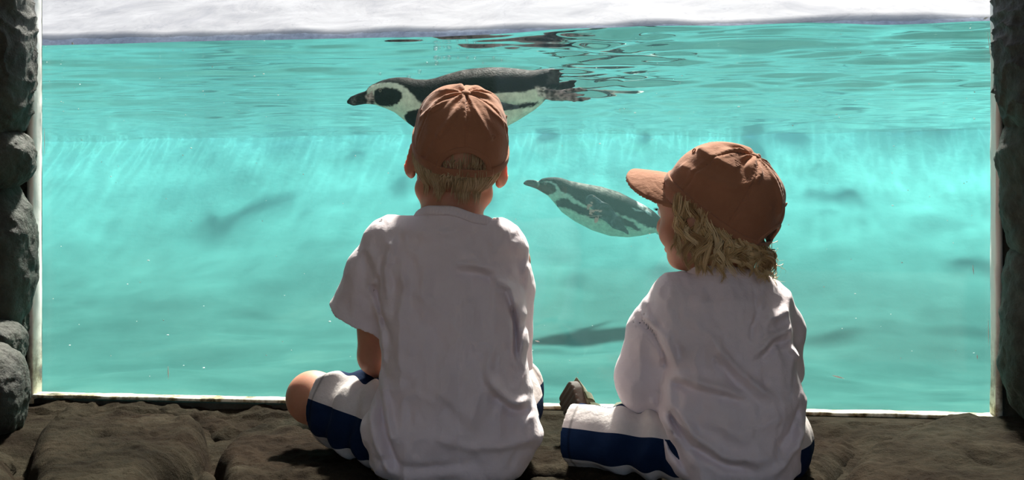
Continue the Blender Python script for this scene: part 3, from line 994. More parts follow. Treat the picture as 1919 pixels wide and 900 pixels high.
t2 = [(980.5, 343), (983, 339.5), (988, 337), (1000, 337), (1011, 340), (1014, 335), (1027, 332.5), (1040, 332), (1052, 333.5), (1068, 339), (1093, 344), (1127, 350), (1160, 360), (1193, 377), (1210, 386), (1225, 396), (1236, 406), (1250, 420), (1262, 432)]
b2 = [(980.5, 345), (985, 348), (993, 350), (1007, 355), (1027, 367), (1040, 382), (1053, 398), (1077, 415), (1110, 432), (1143, 442.5), (1177, 445), (1202, 442), (1220, 438), (1236, 436), (1250, 438), (1262, 440)]
D2 = [(1010, 343), (1020, 339), (1032, 340), (1042, 346), (1051, 360), (1063, 364), (1080, 377), (1100, 388), (1122, 379), (1150, 399), (1182, 411), (1212, 426), (1245, 432), (1300, 450), (1300, 320), (1012, 320)]
penguin('penguin', 'penguin gliding deeper between the two children with one flipper lowered', (1120, 395), 4.32, -math.atan2(100, 280), (t2, b2),
        [(1105, 376, -40, 9), (1128, 396, -50, 11), (1150, 418, -54, 9), (1171, 436, -54, 3.0)],
        [(1105, 376, 40, 9), (1128, 392, 54, 11), (1150, 408, 62, 9), (1171, 424, 66, 3.0)],
        [[(1235, 432, -12, 8), (1252, 443, -14, 6), (1266, 450, -14, 6)], [(1262, 447, -13, 5), (1284, 452, -12, 2.5)], [(1262, 452, -16, 5), (1282, 460, -17, 2.5)],
         [(1240, 430, 12, 8), (1256, 440, 14, 6), (1268, 446, 14, 6)], [(1266, 445, 13, 5), (1288, 450, 14, 2.5)]],
        [[(1245, 424, 0, 10), (1268, 436, 0, 9), (1290, 446, 0, 3)]],
        [(D2, BLK, 3.0), ([(1050, 330), (1070, 346), (1120, 362), (1165, 374), (1180, 360), (1120, 335)], (0.13, 0.115, 0.095), 12.0),
         ([(1195, 376), (1207, 384), (1219, 398), (1218, 404), (1206, 396), (1193, 386)], (0.60, 0.58, 0.52), 4.0), ([(1183, 391), (1192, 392), (1203, 398), (1186, 395)], (0.42, 0.40, 0.36), 3.0),
         ([(970, 330), (1007, 335), (1008, 360), (970, 352)], (0.03, 0.03, 0.032), 4.0),
         ([(1004, 353), (1012, 341), (1026, 341), (1039, 348), (1042, 357), (1036, 364), (1026, 366), (1012, 361)], BLK, 3.0),
         ([(1039, 378), (1050, 372), (1062, 372), (1072, 381), (1095, 390), (1115, 398), (1145, 399), (1165, 409), (1185, 417), (1198, 430), (1200, 434), (1180, 428), (1160, 420), (1130, 413), (1105, 408), (1085, 402), (1068, 393), (1055, 389), (1045, 388)], BLK, 3.0),
         ([(1242, 425), (1320, 430), (1320, 470), (1240, 446)], (0.07, 0.055, 0.05), 5.0)],
        (1022, 345), -110)

# ------------------------------------------------------------------ children
def loft_rows(rows, Y0, zs, cy_pts, b_pts, rnd=5):
    """rows of (photo row, left px, right px) at depth Y0 -> centre, half width, depth centre, half depth at heights zs"""
    r = np.array(rows, float)
    z = CZ - (r[:, 0] - HOR) / F * Y0
    xl, xr = (r[:, 1] - 959.5) / F * Y0, (r[:, 2] - 959.5) / F * Y0
    o = np.argsort(z); z, xl, xr = z[o], xl[o], xr[o]
    L, R_ = np.interp(zs, z, xl), np.interp(zs, z, xr)
    c = np.array(cy_pts, float); b = np.array(b_pts, float)
    cy = np.interp(-zs, (c[:, 0] - HOR) / F * Y0 - CZ, c[:, 1]); bb = np.interp(-zs, (b[:, 0] - HOR) / F * Y0 - CZ, b[:, 1])
    ker = np.ones(rnd) / rnd
    sm_ = lambda q: np.convolve(np.pad(q, rnd // 2, 'edge'), ker, 'valid')
    return sm_((L + R_) / 2), sm_((R_ - L) / 2), sm_(cy), sm_(bb), z[0], z[-1]


def make_shirt(parent, rows, Y0, cy_pts, b_pts, sleeves, creases, collar, seed, lo, hi, h=0.003, nmain=2.4):
    g = Vox(lo, hi, h)
    zs = g.ax[2]
    cx, a, cy, b, z0, z1 = loft_rows(rows, Y0, zs, cy_pts, b_pts)
    e = np.maximum(z0 - zs, zs - z1)
    bc = lambda q: q[None, None, :].astype(f32)

    def torso(x, y, z):
        q = (np.abs((x - bc(cx)) / bc(a)) ** nmain + np.abs((y - bc(cy)) / bc(b)) ** nmain) ** (1 / nmain)
        return np.maximum((q - 1) * bc(np.minimum(a, b)), bc(e))
    g.add(torso, g.lo, g.lo + g.h * g.n, 0)
    gs = Vox(lo, hi, h); gc = np.full_like(g.v, 1.0)
    x, y, z = g.whole()
    for sl in sleeves:                                     # each cuff ends in a plane
        one = Vox(lo, hi, h); one.chain(sl['pts'], k=0.01)
        gs.v = np.minimum(gs.v, one.v)
        c = np.array(sl['cut'][0]); n = np.array(sl['cut'][1], float); n /= np.linalg.norm(n)
        dist = (x - c[0]) * n[0] + (y - c[1]) * n[1] + (z - c[2]) * n[2]
        gc = np.minimum(gc, np.maximum(one.v, dist.astype(f32)))
    T = g.v
    # folds of the cloth: raised and sunken lines over the back, softer waves everywhere
    X, Z = np.meshgrid(g.ax[0], g.ax[2], indexing='ij')
    Yb = Y0 - 0.06
    PX = 959.5 + X * F / Yb; PY = HOR - (Z - CZ) * F / Yb
    fold = np.zeros_like(X)
    for pts, amp, wdt in creases:
        d, fr = line_d(PX, PY, pts)
        fold += amp * np.exp(-(d / wdt) ** 2) * np.clip(np.minimum(fr, 1 - fr) * 5 + 0.15, 0, 1)
    q = np.stack([X * 1.0, 0 * X + seed, Z * 1.0], -1)
    fold += 0.0035 * fbm(q * 11, 3) + 0.0022 * (1 - np.abs(fbm(q * np.array([26, 1, 14]) + 3, 3)) * 2)
    yb = g.ax[1][None, :, None] - bc(cy)
    wgt = 1 / (1 + np.exp(np.clip(yb / 0.012, -30, 30)))
    dsp = (1.9 * fold[:, None, :] * (0.25 + 0.75 * wgt)).astype(f32)
    inner = smin(T + 0.010, gs.v, 0.022) - dsp + 0.0055
    outer = smin(T, gc, 0.022) - dsp
    g.v = np.maximum(outer, -inner)
    x, y, z = g.whole()
    cc, R3, rx, ry = collar['c'], collar['R'], collar['rx'], collar['ry']
    qx = R3[0, 0] * (x - cc[0]) + R3[1, 0] * (y - cc[1]) + R3[2, 0] * (z - cc[2])
    qy = R3[0, 1] * (x - cc[0]) + R3[1, 1] * (y - cc[1]) + R3[2, 1] * (z - cc[2])
    qz = R3[0, 2] * (x - cc[0]) + R3[1, 2] * (y - cc[1]) + R3[2, 2] * (z - cc[2])
    g.v = np.maximum(g.v, np.minimum(qz - 0.003, collar['cut'] - np.sqrt(qx ** 2 + qy ** 2)).astype(f32))
    v, f = g.mesh(1)
    sh = add_obj('shirt', v, f, MT['shirt'], parent)
    # ribbed collar band
    na, nb = 260, 10
    ph = np.linspace(0, 2 * np.pi, na, endpoint=False); th = np.linspace(0, 2 * np.pi, nb, endpoint=False)
    A, B = np.meshgrid(ph, th, indexing='ij')
    rr = 0.0032 + 0.0005 * np.sign(np.sin(A * 75)) * (np.cos(B) > -0.3)
    hw = 0.0085
    rad = rr * np.cos(B)
    wob = 0.0015 * np.sin(3 * A + seed) + 0.001 * np.sin(7 * A)
    slope = 0.35
    # the band follows the edge of the shirt round the neck
    rs = np.arange(0.034, 0.090, 0.0008)
    ring_r = []
    for t_ in ph:
        pts = cc + (np.cos(t_) * rs)[:, None] * R3[:, 0] + (np.sin(t_) * rs)[:, None] * R3[:, 1]
        ij = np.clip(np.round((pts - g.lo) / g.h).astype(int), 0, g.n - 1)
        val = outer[ij[:, 0], ij[:, 1], ij[:, 2]]
        k = np.argmax(val > 0) if (val > 0).any() else len(rs) - 1
        ring_r.append(np.clip(rs[k], rx * 0.86, rx * 1.10))
    ring_r = np.array(ring_r)
    for _ in range(30): ring_r = (np.roll(ring_r, 1) + ring_r + np.roll(ring_r, -1)) / 3
    A2 = ring_r[:, None] + 0.0005 + rad - slope * hw * np.sin(B) * 0.6
    loc = np.stack([A2 * np.cos(A), A2 * np.sin(A), hw * np.sin(B) + 0.004 + wob], -1).reshape(-1, 3)
    fa = np.stack([g2 for g2 in [np.zeros(1)]], 0)
    i, j = np.meshgrid(np.arange(na), np.arange(nb), indexing='ij'); i2, j2 = (i + 1) % na, (j + 1) % nb
    fa = np.stack([i * nb + j, i2 * nb + j, i2 * nb + j2, i * nb + j2], -1).reshape(-1, 4)
    add_obj('collar', loc @ R3.T + cc, fa, MT['shirt'], sh)
    return sh


def make_head(g, c, R, s=1.0, k=0.012, mouth=True):
    """skull, face, ears written into the body's volume; R columns: right, forward, up"""
    w = lambda p: np.array(c) + R @ (np.array(p) * s)
    E = lambda p, r, kk=k, op='u', Rl=None: g.ell(w(p), np.array(r) * s, R if Rl is None else R @ Rl, kk * s, op)
    E((0, -0.010, 0.025), (0.070, 0.087, 0.082), 0.0)
    E((0, 0.030, -0.028), (0.057, 0.055, 0.066), 0.03)
    E((0, 0.048, 0.030), (0.056, 0.040, 0.045), 0.03)
    g.cone(w((0, 0.058, -0.074)), w((0, 0.064, -0.080)), 0.020 * s, 0.016 * s, 0.022 * s)
    for sx in (-1, 1):
        E((sx * 0.036, 0.050, -0.036), (0.027, 0.028, 0.026), 0.018)
        g.cone(w((sx * 0.048, 0.0, -0.05)), w((sx * 0.016, 0.055, -0.078)), 0.016 * s, 0.015 * s, 0.02 * s)
        E((sx * 0.030, 0.090, 0.003), (0.017, 0.011, 0.010), 0.008, 's')
        g.cone(w((sx * 0.012, 0.0865, 0.019)), w((sx * 0.044, 0.074, 0.018)), 0.006 * s, 0.005 * s, 0.008 * s)
        # ear: a tilted shell with a hollow
        Re = basis((sx * 0.80, -0.60, 0.05), (0.0, -0.12, 1.0))
        E((sx * 0.0755, -0.012, -0.002), (0.017, 0.0075, 0.029), 0.006, 'u', Re)
        E((sx * 0.081, -0.004, 0.003), (0.010, 0.006, 0.018), 0.003, 's', Re)
        g.cone(w((sx * 0.071, 0.000, -0.004)), w((sx * 0.073, 0.001, -0.012)), 0.005 * s, 0.004 * s, 0.005 * s)
        E((sx * 0.073, -0.007, -0.026), (0.008, 0.006, 0.009), 0.005, 'u', Re)
    g.chain([(w((0, 0.082, 0.010)), 0.007 * s), (w((0, 0.095, -0.018)), 0.0085 * s), (w((0, 0.097, -0.026)), 0.010 * s)], 0.008 * s)
    for sx in (-1, 1):
        g.ell(w((sx * 0.010, 0.090, -0.027)), np.array((0.007, 0.008, 0.007)) * s, R, 0.006 * s)
        g.ell(w((sx * 0.006, 0.097, -0.034)), np.array((0.003, 0.004, 0.003)) * s, R, 0.002 * s, 's')
    g.chain([(w((-0.020, 0.076, -0.056)), 0.004 * s), (w((-0.006, 0.086, -0.051)), 0.0055 * s), (w((0.006, 0.086, -0.051)), 0.0055 * s), (w((0.020, 0.076, -0.056)), 0.004 * s)], 0.004 * s)
    g.chain([(w((-0.018, 0.076, -0.058)), 0.004 * s), (w((0, 0.084, -0.063)), 0.007 * s), (w((0.018, 0.076, -0.058)), 0.004 * s)], 0.004 * s)
    g.chain([(w((-0.019, 0.082, -0.0565)), 0.0012 * s), (w((0, 0.092, -0.0565)), 0.0016 * s), (w((0.019, 0.082, -0.0565)), 0.0012 * s)], 0.002 * s, 's')


def add_eyes(parent, c, R, s, lash=True):
    w = lambda p: np.array(c) + R @ (np.array(p) * s)
    for sx in (-1, 1):
        ec = np.array((sx * 0.030, 0.0745, 0.003))
        v, f = uvsphere((0, 0, 0), (0.0115 * s,) * 3, basis((0, 0, 1), (0, -1, 0)))
        r = np.hypot(v[:, 0], v[:, 2]) / s; fr = v[:, 1] > 0
        col = np.where((fr & (r < 0.0024))[:, None], np.array([0.005, 0.005, 0.005]), np.where((fr & (r < 0.0055))[:, None], np.array([0.10, 0.16, 0.22]), np.array([0.75, 0.72, 0.70])))
        add_obj('eye', w(ec) + v @ R.T, f, MT['eye'], parent, attrs={'Col': col})
        if lash:
            n = 16; t = np.linspace(-1, 1, n)
            root = np.stack([ec[0] + 0.012 * t, ec[1] + 0.0105 - 0.004 * t * t, ec[2] + 0.0052 - 0.003 * t * t], 1)
            tt = np.linspace(0, 1, 5)[None, :, None]
            d = np.stack([0.004 * t + sx * 0.001, 0 * t + 0.0055, 0 * t - 0.001], 1)[:, None]
            pp = root[:, None] + d * tt + np.array([0, 0, 0.004]) * tt ** 2
            vv, ff = tubes(pp * s @ R.T + np.array(c), np.linspace(0.0005, 0.0001, 5)[None].repeat(n, 0) * s, 3)
            add_obj('eyelash', vv, ff, MT['lash'], parent)
            n = 40; t = rng.uniform(-1, 1, n)
            root = np.stack([sx * 0.029 + 0.017 * t, 0.0865 - 0.006 * t * t + 0.003 * (1 - np.abs(t)), 0.021 + rng.uniform(-0.002, 0.002, n) - 0.003 * t * t], 1)
            pp = root[:, None] + np.array([sx * 0.006, 0.0005, 0.002]) * tt
            vv, ff = tubes(pp * s @ R.T + np.array(c), np.full((n, 5), 0.00035) * s, 3)
            add_obj('eyebrow', vv, ff, MT['hair_fair'], parent, attrs={'tone': np.full(len(vv), 0.3)})


def make_hand(g, wrist, palm_dir, normal, s, side, curl=0.55):
    """palm and five fingers; palm_dir from wrist to knuckles, normal out of the back of the hand, side = +1 thumb on dir x normal"""
    d = np.array(palm_dir, float); d /= np.linalg.norm(d)
    n = np.array(normal, float); n -= d * (n @ d); n /= np.linalg.norm(n)
    t = np.cross(d, n) * side
    w = np.array(wrist, float)
    for o in (-0.016, -0.005, 0.006, 0.016):
        g.cone(w + d * 0.006 * s + t * o * 0.6 * s, w + d * 0.048 * s + t * o * s, 0.0095 * s, 0.0085 * s, 0.008 * s)
    for o, L in ((0.019, 0.050), (0.0065, 0.056), (-0.006, 0.052), (-0.0185, 0.041)):
        p = w + d * 0.050 * s + t * o * s; ang = 0.25; r = 0.0062 * s
        pts = [(p - d * 0.006 * s, r * 1.05)]
        spread = t * o * 1.2
        for frac, rr in ((0.45, 0.95), (0.30, 0.88), (0.25, 0.75)):
            dd = d * math.cos(ang) - n * math.sin(ang) + spread
            p = p + dd * L * frac * s; pts.append((p, r * rr)); ang += curl
        g.chain(pts, 0.0018 * s)
    p = w + d * 0.014 * s + t * 0.018 * s
    a = t * 0.62 + d * 0.72 - n * 0.30; b = t * 0.25 + d * 0.9 - n * 0.35
    g.chain([(p - t * 0.006 * s, 0.0095 * s), (p + a * 0.022 * s, 0.0078 * s), (p + a * 0.022 * s + b * 0.018 * s, 0.0068 * s), (p + a * 0.022 * s + b * 0.030 * s, 0.0056 * s)], 0.004 * s)


def make_shorts(parent, legs, pelvis, lo, hi, seed, phase, nstripe=3, h=0.003):
    """legs: (hip, knee, r_hip, r_hem, hem fraction)"""
    g = Vox(lo, hi, h)
    g.chain(pelvis, 0.02)
    for hip, knee, r1, r2, fr in legs:
        hip, knee = np.array(hip), np.array(knee)
        end = hip + (knee - hip) * (fr + 0.25)
        g.cone(hip, end, r1, r2, 0.025)
    x, y, z = g.whole()
    nz = np.zeros_like(g.v)
    for hip, knee, r1, r2, fr in legs:                    # rucks of cloth across the thigh
        hip, knee = np.array(hip), np.array(knee); ax_ = (knee - hip) / np.linalg.norm(knee - hip)
        t = (x - hip[0]) * ax_[0] + (y - hip[1]) * ax_[1] + (z - hip[2]) * ax_[2]
        ph = 0.9 * np.sin(z * 60 + seed) + 1.1 * np.sin(x * 38 + y * 25 + seed * 2)
        L = np.linalg.norm(knee - hip)
        nz += 0.0058 * np.sin(t * 2 * np.pi / 0.060 + ph * 1.15) * np.clip(1.2 - np.abs(t / L - 0.45) * 2.0, 0, 1)
    g.v -= nz.astype(f32)
    g.v = np.maximum(g.v, -(g.v + 0.010))
    for hip, knee, r1, r2, fr in legs:
        hip, knee = np.array(hip), np.array(knee); ax_ = (knee - hip) / np.linalg.norm(knee - hip)
        c = hip + (knee - hip) * fr
        d = (x - c[0]) * ax_[0] + (y - c[1]) * ax_[1] + (z - c[2]) * ax_[2]
        near = np.sqrt((x - c[0]) ** 2 + (y - c[1]) ** 2 + (z - c[2]) ** 2) - (r2 + 0.075)
        g.v = np.maximum(g.v, np.minimum(d, -near).astype(f32))
    v, f = g.mesh(1)
    best = np.full(len(v), 1e9); ang = np.zeros(len(v)); hem = np.full(len(v), 1.0)
    for li, (hip, knee, r1, r2, fr) in enumerate(legs):
        hip, knee = np.array(hip), np.array(knee); ax_ = (knee - hip) / np.linalg.norm(knee - hip)
        up = np.array([0, 0, 1.0]); up -= ax_ * (up @ ax_); up /= np.linalg.norm(up); sd = np.cross(ax_, up)
        q = v - hip; t = q @ ax_
        d = np.linalg.norm(q - np.clip(t, 0, 9)[:, None] * ax_, axis=1)
        m = d < best
        best[m] = d[m]
        ang[m] = (np.arctan2(q @ sd, q @ up) * nstripe + phase[li])[m]
        hem[m] = (np.linalg.norm(knee - hip) * fr - t)[m]
    return add_obj('shorts', v, f, MT['shorts'], parent, attrs={'ang': ang, 'hem': hem})


def make_cap(parent, c, R, rx, ry, rz, seed, brim_drop, brim_len=0.068, brim_w=0.074, brim_curve=7.0, opening=(0.038, 0.043), h=0.0017, pucker=0.0022, folds=()):
    c = np.array(c, float)
    m = max(rx, ry, rz) + 0.02
    lo, hi = (-rx - 0.02, -ry - 0.02, -0.05), (rx + 0.02, ry + 0.02, rz + 0.02)
    g = Vox(lo, hi, h)
    x, y, z = g.whole()
    zz = np.maximum(z, 0)
    n = 2.6
    q = (np.abs(x / rx) ** n + np.abs(y / ry) ** n + np.abs(zz / rz) ** n) ** (1 / n)
    d = (q - 1) * min(rx, ry, rz)
    phi = np.arctan2(x, -y)                               # 0 at the back seam
    el = np.clip(zz / rz, 0, 1)
    seam = np.abs(((phi / (np.pi / 3)) + 0.5) % 1.0 - 0.5) * (np.pi / 3) * np.sqrt(x * x + y * y)
    fade = np.clip((1.02 - el) * 6, 0, 1)
    d = d + 0.0016 * np.exp(-(seam / 0.0013) ** 2) - 0.0011 * np.exp(-((seam - 0.0055) / 0.0035) ** 2)
    stitch = 0.0010 * np.exp(-((seam - 0.0052) / 0.0011) ** 2) * (np.sin(z * 2 * np.pi / 0.0042) > -0.2)
    d = d + stitch
    rad = np.sqrt(x * x + y * y)
    pk = pucker * np.sin(phi * 9 + 2.0 * np.sin(phi * 2 + seed) + seed) * np.exp(-((rad - 0.028) / 0.022) ** 2) * (z > 0.3 * rz)
    wv = 0.0016 * np.sin(phi * 5 + z * 70 + seed) * np.sin(z * 45 + phi * 3 + seed) * np.clip(z / 0.02, 0, 1)
    d = d - pk - wv
    for (f_az, f_el, f_az2, f_el2, amp, wd) in folds:     # creases given by azimuth / height
        A = np.array([f_az, f_el]); B = np.array([f_az2, f_el2])
        dx, dy = phi - A[0], (el - A[1])
        e = B - A; t = np.clip((dx * e[0] + dy * e[1]) / (e @ e), 0, 1)
        dd = np.sqrt(((dx - e[0] * t) * 0.075) ** 2 + ((dy - e[1] * t) * 0.1) ** 2)
        d = d - amp * np.exp(-(dd / wd) ** 2)
    d = np.maximum(d, -(d + 0.0034))
    low = -0.004 + 0.0 * x
    d = np.maximum(d, low - z)
    # raised hem round the lower edge
    arch = np.maximum((np.sqrt((x / opening[0]) ** 2 + ((z - 0.004) / opening[1]) ** 2) - 1) * min(opening), y + 0.02)
    d = np.maximum(d, -arch)
    g.v = d.astype(f32)
    v, f = g.mesh(1)
    cap = add_obj('cap', c + v @ R.T, f, MT['cap'], parent)
    # rim hem, arch piping and back strap
    def sweep(pts, ra, rb, up, name, par, mat=MT['cap'], closed=False):
        pts = np.array(pts); t = np.gradient(pts, axis=0); t /= np.linalg.norm(t, axis=1, keepdims=True)
        up = np.asarray(up, float); up = np.broadcast_to(up, pts.shape)
        a = np.cross(t, up); a /= np.linalg.norm(a, axis=1, keepdims=True); b = np.cross(a, t)
        th = np.linspace(0, 2 * np.pi, 12, endpoint=False)
        sq = lambda q: np.sign(q) * np.abs(q) ** 0.5
        ring = pts[:, None] + a[:, None] * (ra * sq(np.cos(th)))[None, :, None] + b[:, None] * (rb * sq(np.sin(th)))[None, :, None]
        n_ = len(pts); i, j = np.meshgrid(np.arange(n_ - 1), np.arange(12), indexing='ij'); j2 = (j + 1) % 12
        fa = np.stack([i * 12 + j, i * 12 + j2, (i + 1) * 12 + j2, (i + 1) * 12 + j], -1).reshape(-1, 4)
        caps = [[k for k in range(12)][::-1], [(n_ - 1) * 12 + k for k in range(12)]]
        vv = ring.reshape(-1, 3)
        fl = [list(map(int, q)) for q in fa] + caps
        return add_obj(name, c + vv @ R.T, fl, mat, par)
    ax0 = math.asin(min(0.99, opening[0] * 1.08 / rx)) * 1.0

    def rimpt(az, zc, off=0.0):
        s_, k_ = math.sin(az), -math.cos(az)
        r = 1.0 / ((abs(s_) / (rx + off)) ** n + (abs(k_) / (ry + off)) ** n) ** (1 / n)
        return (s_ * r, k_ * r, zc)
    az_open = math.asin(min(0.95, opening[0] / (1.0 / ((abs(math.sin(0.45)) / rx) ** n + (abs(math.cos(0.45)) / ry) ** n) ** (1 / n))))
    hem = [rimpt(az, 0.003, 0.0003) for az in np.linspace(az_open + 0.02, 2 * np.pi - az_open - 0.02, 120)]
    sweep(hem, 0.0024, 0.0065, (0, 0, 1), 'sweatband', cap)
    th = np.linspace(0.02, np.pi - 0.02, 50)
    arc = []
    for t in th:
        X = -opening[0] * math.cos(t) * 1.03; Z = 0.004 + opening[1] * math.sin(t) * 1.03
        yy = -ry * max(0.05, 1 - (abs(X) / rx) ** n - (max(Z, 0) / rz) ** n) ** (1 / n)
        arc.append((X, yy, Z))
    sweep(arc, 0.0045, 0.0028, (0, -1, 0.3), 'opening_binding', cap)
    st = [rimpt(az, 0.001 + 0.0015 * math.cos(az * 3), 0.0015) for az in np.linspace(-az_open - 0.10, az_open + 0.10, 40)]
    sweep(st, 0.0016, 0.0068, (0, 0, 1), 'strap', cap)
    # brim: a bent plate with rounded outline
    g = Vox((-brim_w - 0.02, ry * 0.45, -0.085), (brim_w + 0.02, ry + brim_len + 0.02, 0.045), h)
    x, y, z = g.whole()
    yy = y - ry * 0.9
    zs = 0.004 - brim_curve * x * x - math.tan(brim_drop) * yy - 1.2 * np.maximum(yy, 0) ** 2
    sl = np.sqrt(1 + (2 * brim_curve * x) ** 2 + math.tan(brim_drop) ** 2)
    pl = np.abs(z - zs) / sl - (0.0022 - 0.0004 * (np.sin(np.sqrt((x * 0.9) ** 2 + (yy + 0.02) ** 2) * 2 * np.pi / 0.0075) > 0.9))
    yc = ry * 0.40; ly = ry * 0.6 + brim_len
    out = ((np.abs(x / brim_w) ** 2.5 + np.abs((y - yc) / ly) ** 2.5) ** (1 / 2.5) - 1) * brim_w
    ins = -((np.abs(x / (rx - 0.002)) ** n + np.abs(y / (ry - 0.002)) ** n) ** (1 / n) - 1) * rx
    g.v = np.maximum(np.maximum(pl, out), ins).astype(f32)
    v, f = g.mesh(1)
    add_obj('brim', c + v @ R.T, f, MT['cap'], cap)
    # cloth-covered button and six stitched eyelets
    v, f = uvsphere((0, 0, rz + 0.001), (0.0075, 0.0075, 0.0035)); add_obj('button', c + v @ R.T, f, MT['cap'], cap)
    for kx in range(6):
        az = (kx + 0.5) * np.pi / 3
        e_ = 0.60
        k_ = (1 - e_ ** n) ** (1 / n)
        p = np.array(rimpt(az, 0)) * k_; p[2] = e_ * rz
        nr = np.array([np.sign(p[0]) * abs(p[0] / rx) ** (n - 1) / rx, np.sign(p[1]) * abs(p[1] / ry) ** (n - 1) / ry, (p[2] / rz) ** (n - 1) / rz]); nr /= np.linalg.norm(nr)
        B = basis((0.3, 0.2, 0.9) if abs(nr[2]) < 0.8 else (1, 0, 0), nr)
        A, Bb = np.meshgrid(np.linspace(0, 2 * np.pi, 20, endpoint=False), np.linspace(0, 2 * np.pi, 8, endpoint=False), indexing='ij')
        tor = np.stack([(0.0035 + 0.0011 * np.cos(Bb)) * np.cos(A), (0.0035 + 0.0011 * np.cos(Bb)) * np.sin(A), 0.0011 * np.sin(Bb) + 0.0004], -1).reshape(-1, 3)
        i, j = np.meshgrid(np.arange(20), np.arange(8), indexing='ij'); i2, j2 = (i + 1) % 20, (j + 1) % 8
        fa = np.stack([i * 8 + j, i2 * 8 + j, i2 * 8 + j2, i * 8 + j2], -1).reshape(-1, 4)
        add_obj('eyelet', c + (p + tor @ B.T) @ R.T, fa, MT['cap'], cap)
    return cap


def strands(parent, paths, r0, tone, mat, name='hair', sides=4):
    n, m, _ = paths.shape
    pr = np.interp(np.linspace(0, 1, m), [0, 0.15, 0.7, 1], [0.7, 1, 0.8, 0.12])
    v, f = tubes(paths, np.asarray(r0)[:, None] * pr[None], sides)
    return v, f, np.repeat(np.asarray(tone), m * sides)


def make_shoe(parent, toe_dir, sole_n, heel, L, wd, mats, strap=True):
    """a child's shoe: sole, upper and straps; sole_n points out of the sole"""
    R = basis(toe_dir, -np.array(sole_n, float))           # right, toe, up
    heel = np.array(heel, float)
    tl = np.linspace(0, 1, 60)
    g = Vox((-wd, -0.02, -0.02), (wd, L + 0.02, 0.09), 0.002)
    x, y, z = g.whole()
    hw = np.interp(y, [0, 0.2 * L, 0.5 * L, 0.75 * L, L], [0.30, 0.40, 0.40, 0.48, 0.40]) * wd
    ends = lambda r: np.maximum(np.abs(x) - hw, 0)
    pln = np.sqrt(np.maximum(np.abs(x) - hw + 0.012, 0) ** 2 + np.maximum(np.maximum(0.02 - y, y - L + 0.028), 0) ** 2 * 0.55) - 0.012
    sole = np.maximum(np.maximum(pln, np.abs(z - 0.009 - 0.25 * np.maximum(y - 0.75 * L, 0) ** 1.3) - 0.010), -1)
    tread = 0.0011 * (np.sin(y * 2 * np.pi / 0.011) > 0.1) * (z < 0.004)
    g.v = (sole + tread).astype(f32)
    v, f = g.mesh(0)
    shoe = add_obj('shoe', heel + v @ R.T, f, mats[0], parent)
    g = Vox((-wd, -0.02, 0.0), (wd, L + 0.02, 0.10), 0.002)
    x, y, z = g.whole()
    ht = np.interp(y, [0, 0.25 * L, 0.45 * L, 0.7 * L, L], [0.062, 0.055, 0.052, 0.036, 0.018])
    q = np.sqrt((x / (hw + 0.002)) ** 2 + (np.maximum(z - 0.016, 0) / (ht - 0.012)) ** 2) - 1
    up = np.maximum(np.maximum(q * 0.02, np.maximum(0.002 - y, y - L + 0.006)), 0.019 - z)
    mouth = np.sqrt(((x) / (0.7 * hw + 0.004)) ** 2 + ((y - 0.22 * L) / (0.2 * L)) ** 2) - 1
    g.v = np.maximum(up, -np.maximum(mouth * 0.02, 0.034 - z)).astype(f32)
    v, f = g.mesh(1)
    add_obj('upper', heel + v @ R.T, f, mats[1], shoe)
    if strap:
        for yc in (0.42 * L, 0.60 * L):
            th = np.linspace(-1.45, 1.45, 30)
            h_ = np.interp(yc, [0.25 * L, 0.45 * L, 0.7 * L], [0.055, 0.052, 0.036])
            pts = np.stack([np.sin(th) * (0.42 * wd + 0.005), 0 * th + yc, 0.015 + np.cos(th) * (h_ - 0.0125)], 1)
            w2 = 0.0075
            ring = [(0, -w2), (0.003, -w2), (0.003, w2), (0, w2)]
            nr = np.stack([np.sin(th), 0 * th, np.cos(th)], 1)
            vv = np.stack([pts + nr * a_ + np.array([0, b_, 0]) for a_, b_ in ring], 1).reshape(-1, 3)
            n_ = len(th); i, j = np.meshgrid(np.arange(n_ - 1), np.arange(4), indexing='ij'); j2 = (j + 1) % 4
            fa = np.stack([i * 4 + j, i * 4 + j2, (i + 1) * 4 + j2, (i + 1) * 4 + j], -1).reshape(-1, 4)
            add_obj('strap', heel + vv @ R.T, fa, mats[2], shoe, smooth=False)
    # dark line between sole and upper
    return shoe


MT['khaki'] = mat_cloth('faded_khaki_canvas', (0.17, 0.18, 0.12), (0.12, 0.125, 0.085), 600)
MT['olive'] = mat_cloth('olive_strap_webbing', (0.11, 0.13, 0.07), (0.075, 0.09, 0.05), 600)
MT['sole'] = mat_plain('grey_brown_shoe_rubber', (0.075, 0.062, 0.05), 0.75)

# ---- the taller child, cross-legged, back to us
boy = thing('person', 'taller child sitting cross-legged with back turned, brown cap and white T-shirt, watching the upper penguin', 'person', (-0.10, 1.87, 0.015))
HB = P(857, 304, 1.885)
RB = basis((-0.06, 1.0, 0.16), (0.12, -0.16, 1.0))
g = Vox((-0.44, 1.70, 0.0), (0.16, 2.34, 0.70), 0.0026)
hipL, hipR = np.array((-0.160, 1.885, 0.088)), np.array((-0.035, 1.885, 0.088))
kneeL, kneeR = P(587, 746, 2.055), P(958, 712, 2.12)
g.cone(hipL, hipR, 0.062, 0.062, 0.02)
for dx in (-0.045, 0.045):
    g.chain([(np.array((-0.096 + dx, 1.90, 0.10)), 0.060), (P(850, 620, 1.90) + np.array((dx, 0, 0)), 0.058), (P(848, 490, 1.90) + np.array((dx, 0, 0)), 0.052)], 0.02)
g.chain([(P(846, 455, 1.895), 0.055), (P(846, 415, 1.88), 0.047), (P(848, 352, 1.885), 0.046)], 0.025)
ankL, ankR = np.array((-0.13, 2.10, 0.060)), np.array((-0.135, 2.20, 0.058))
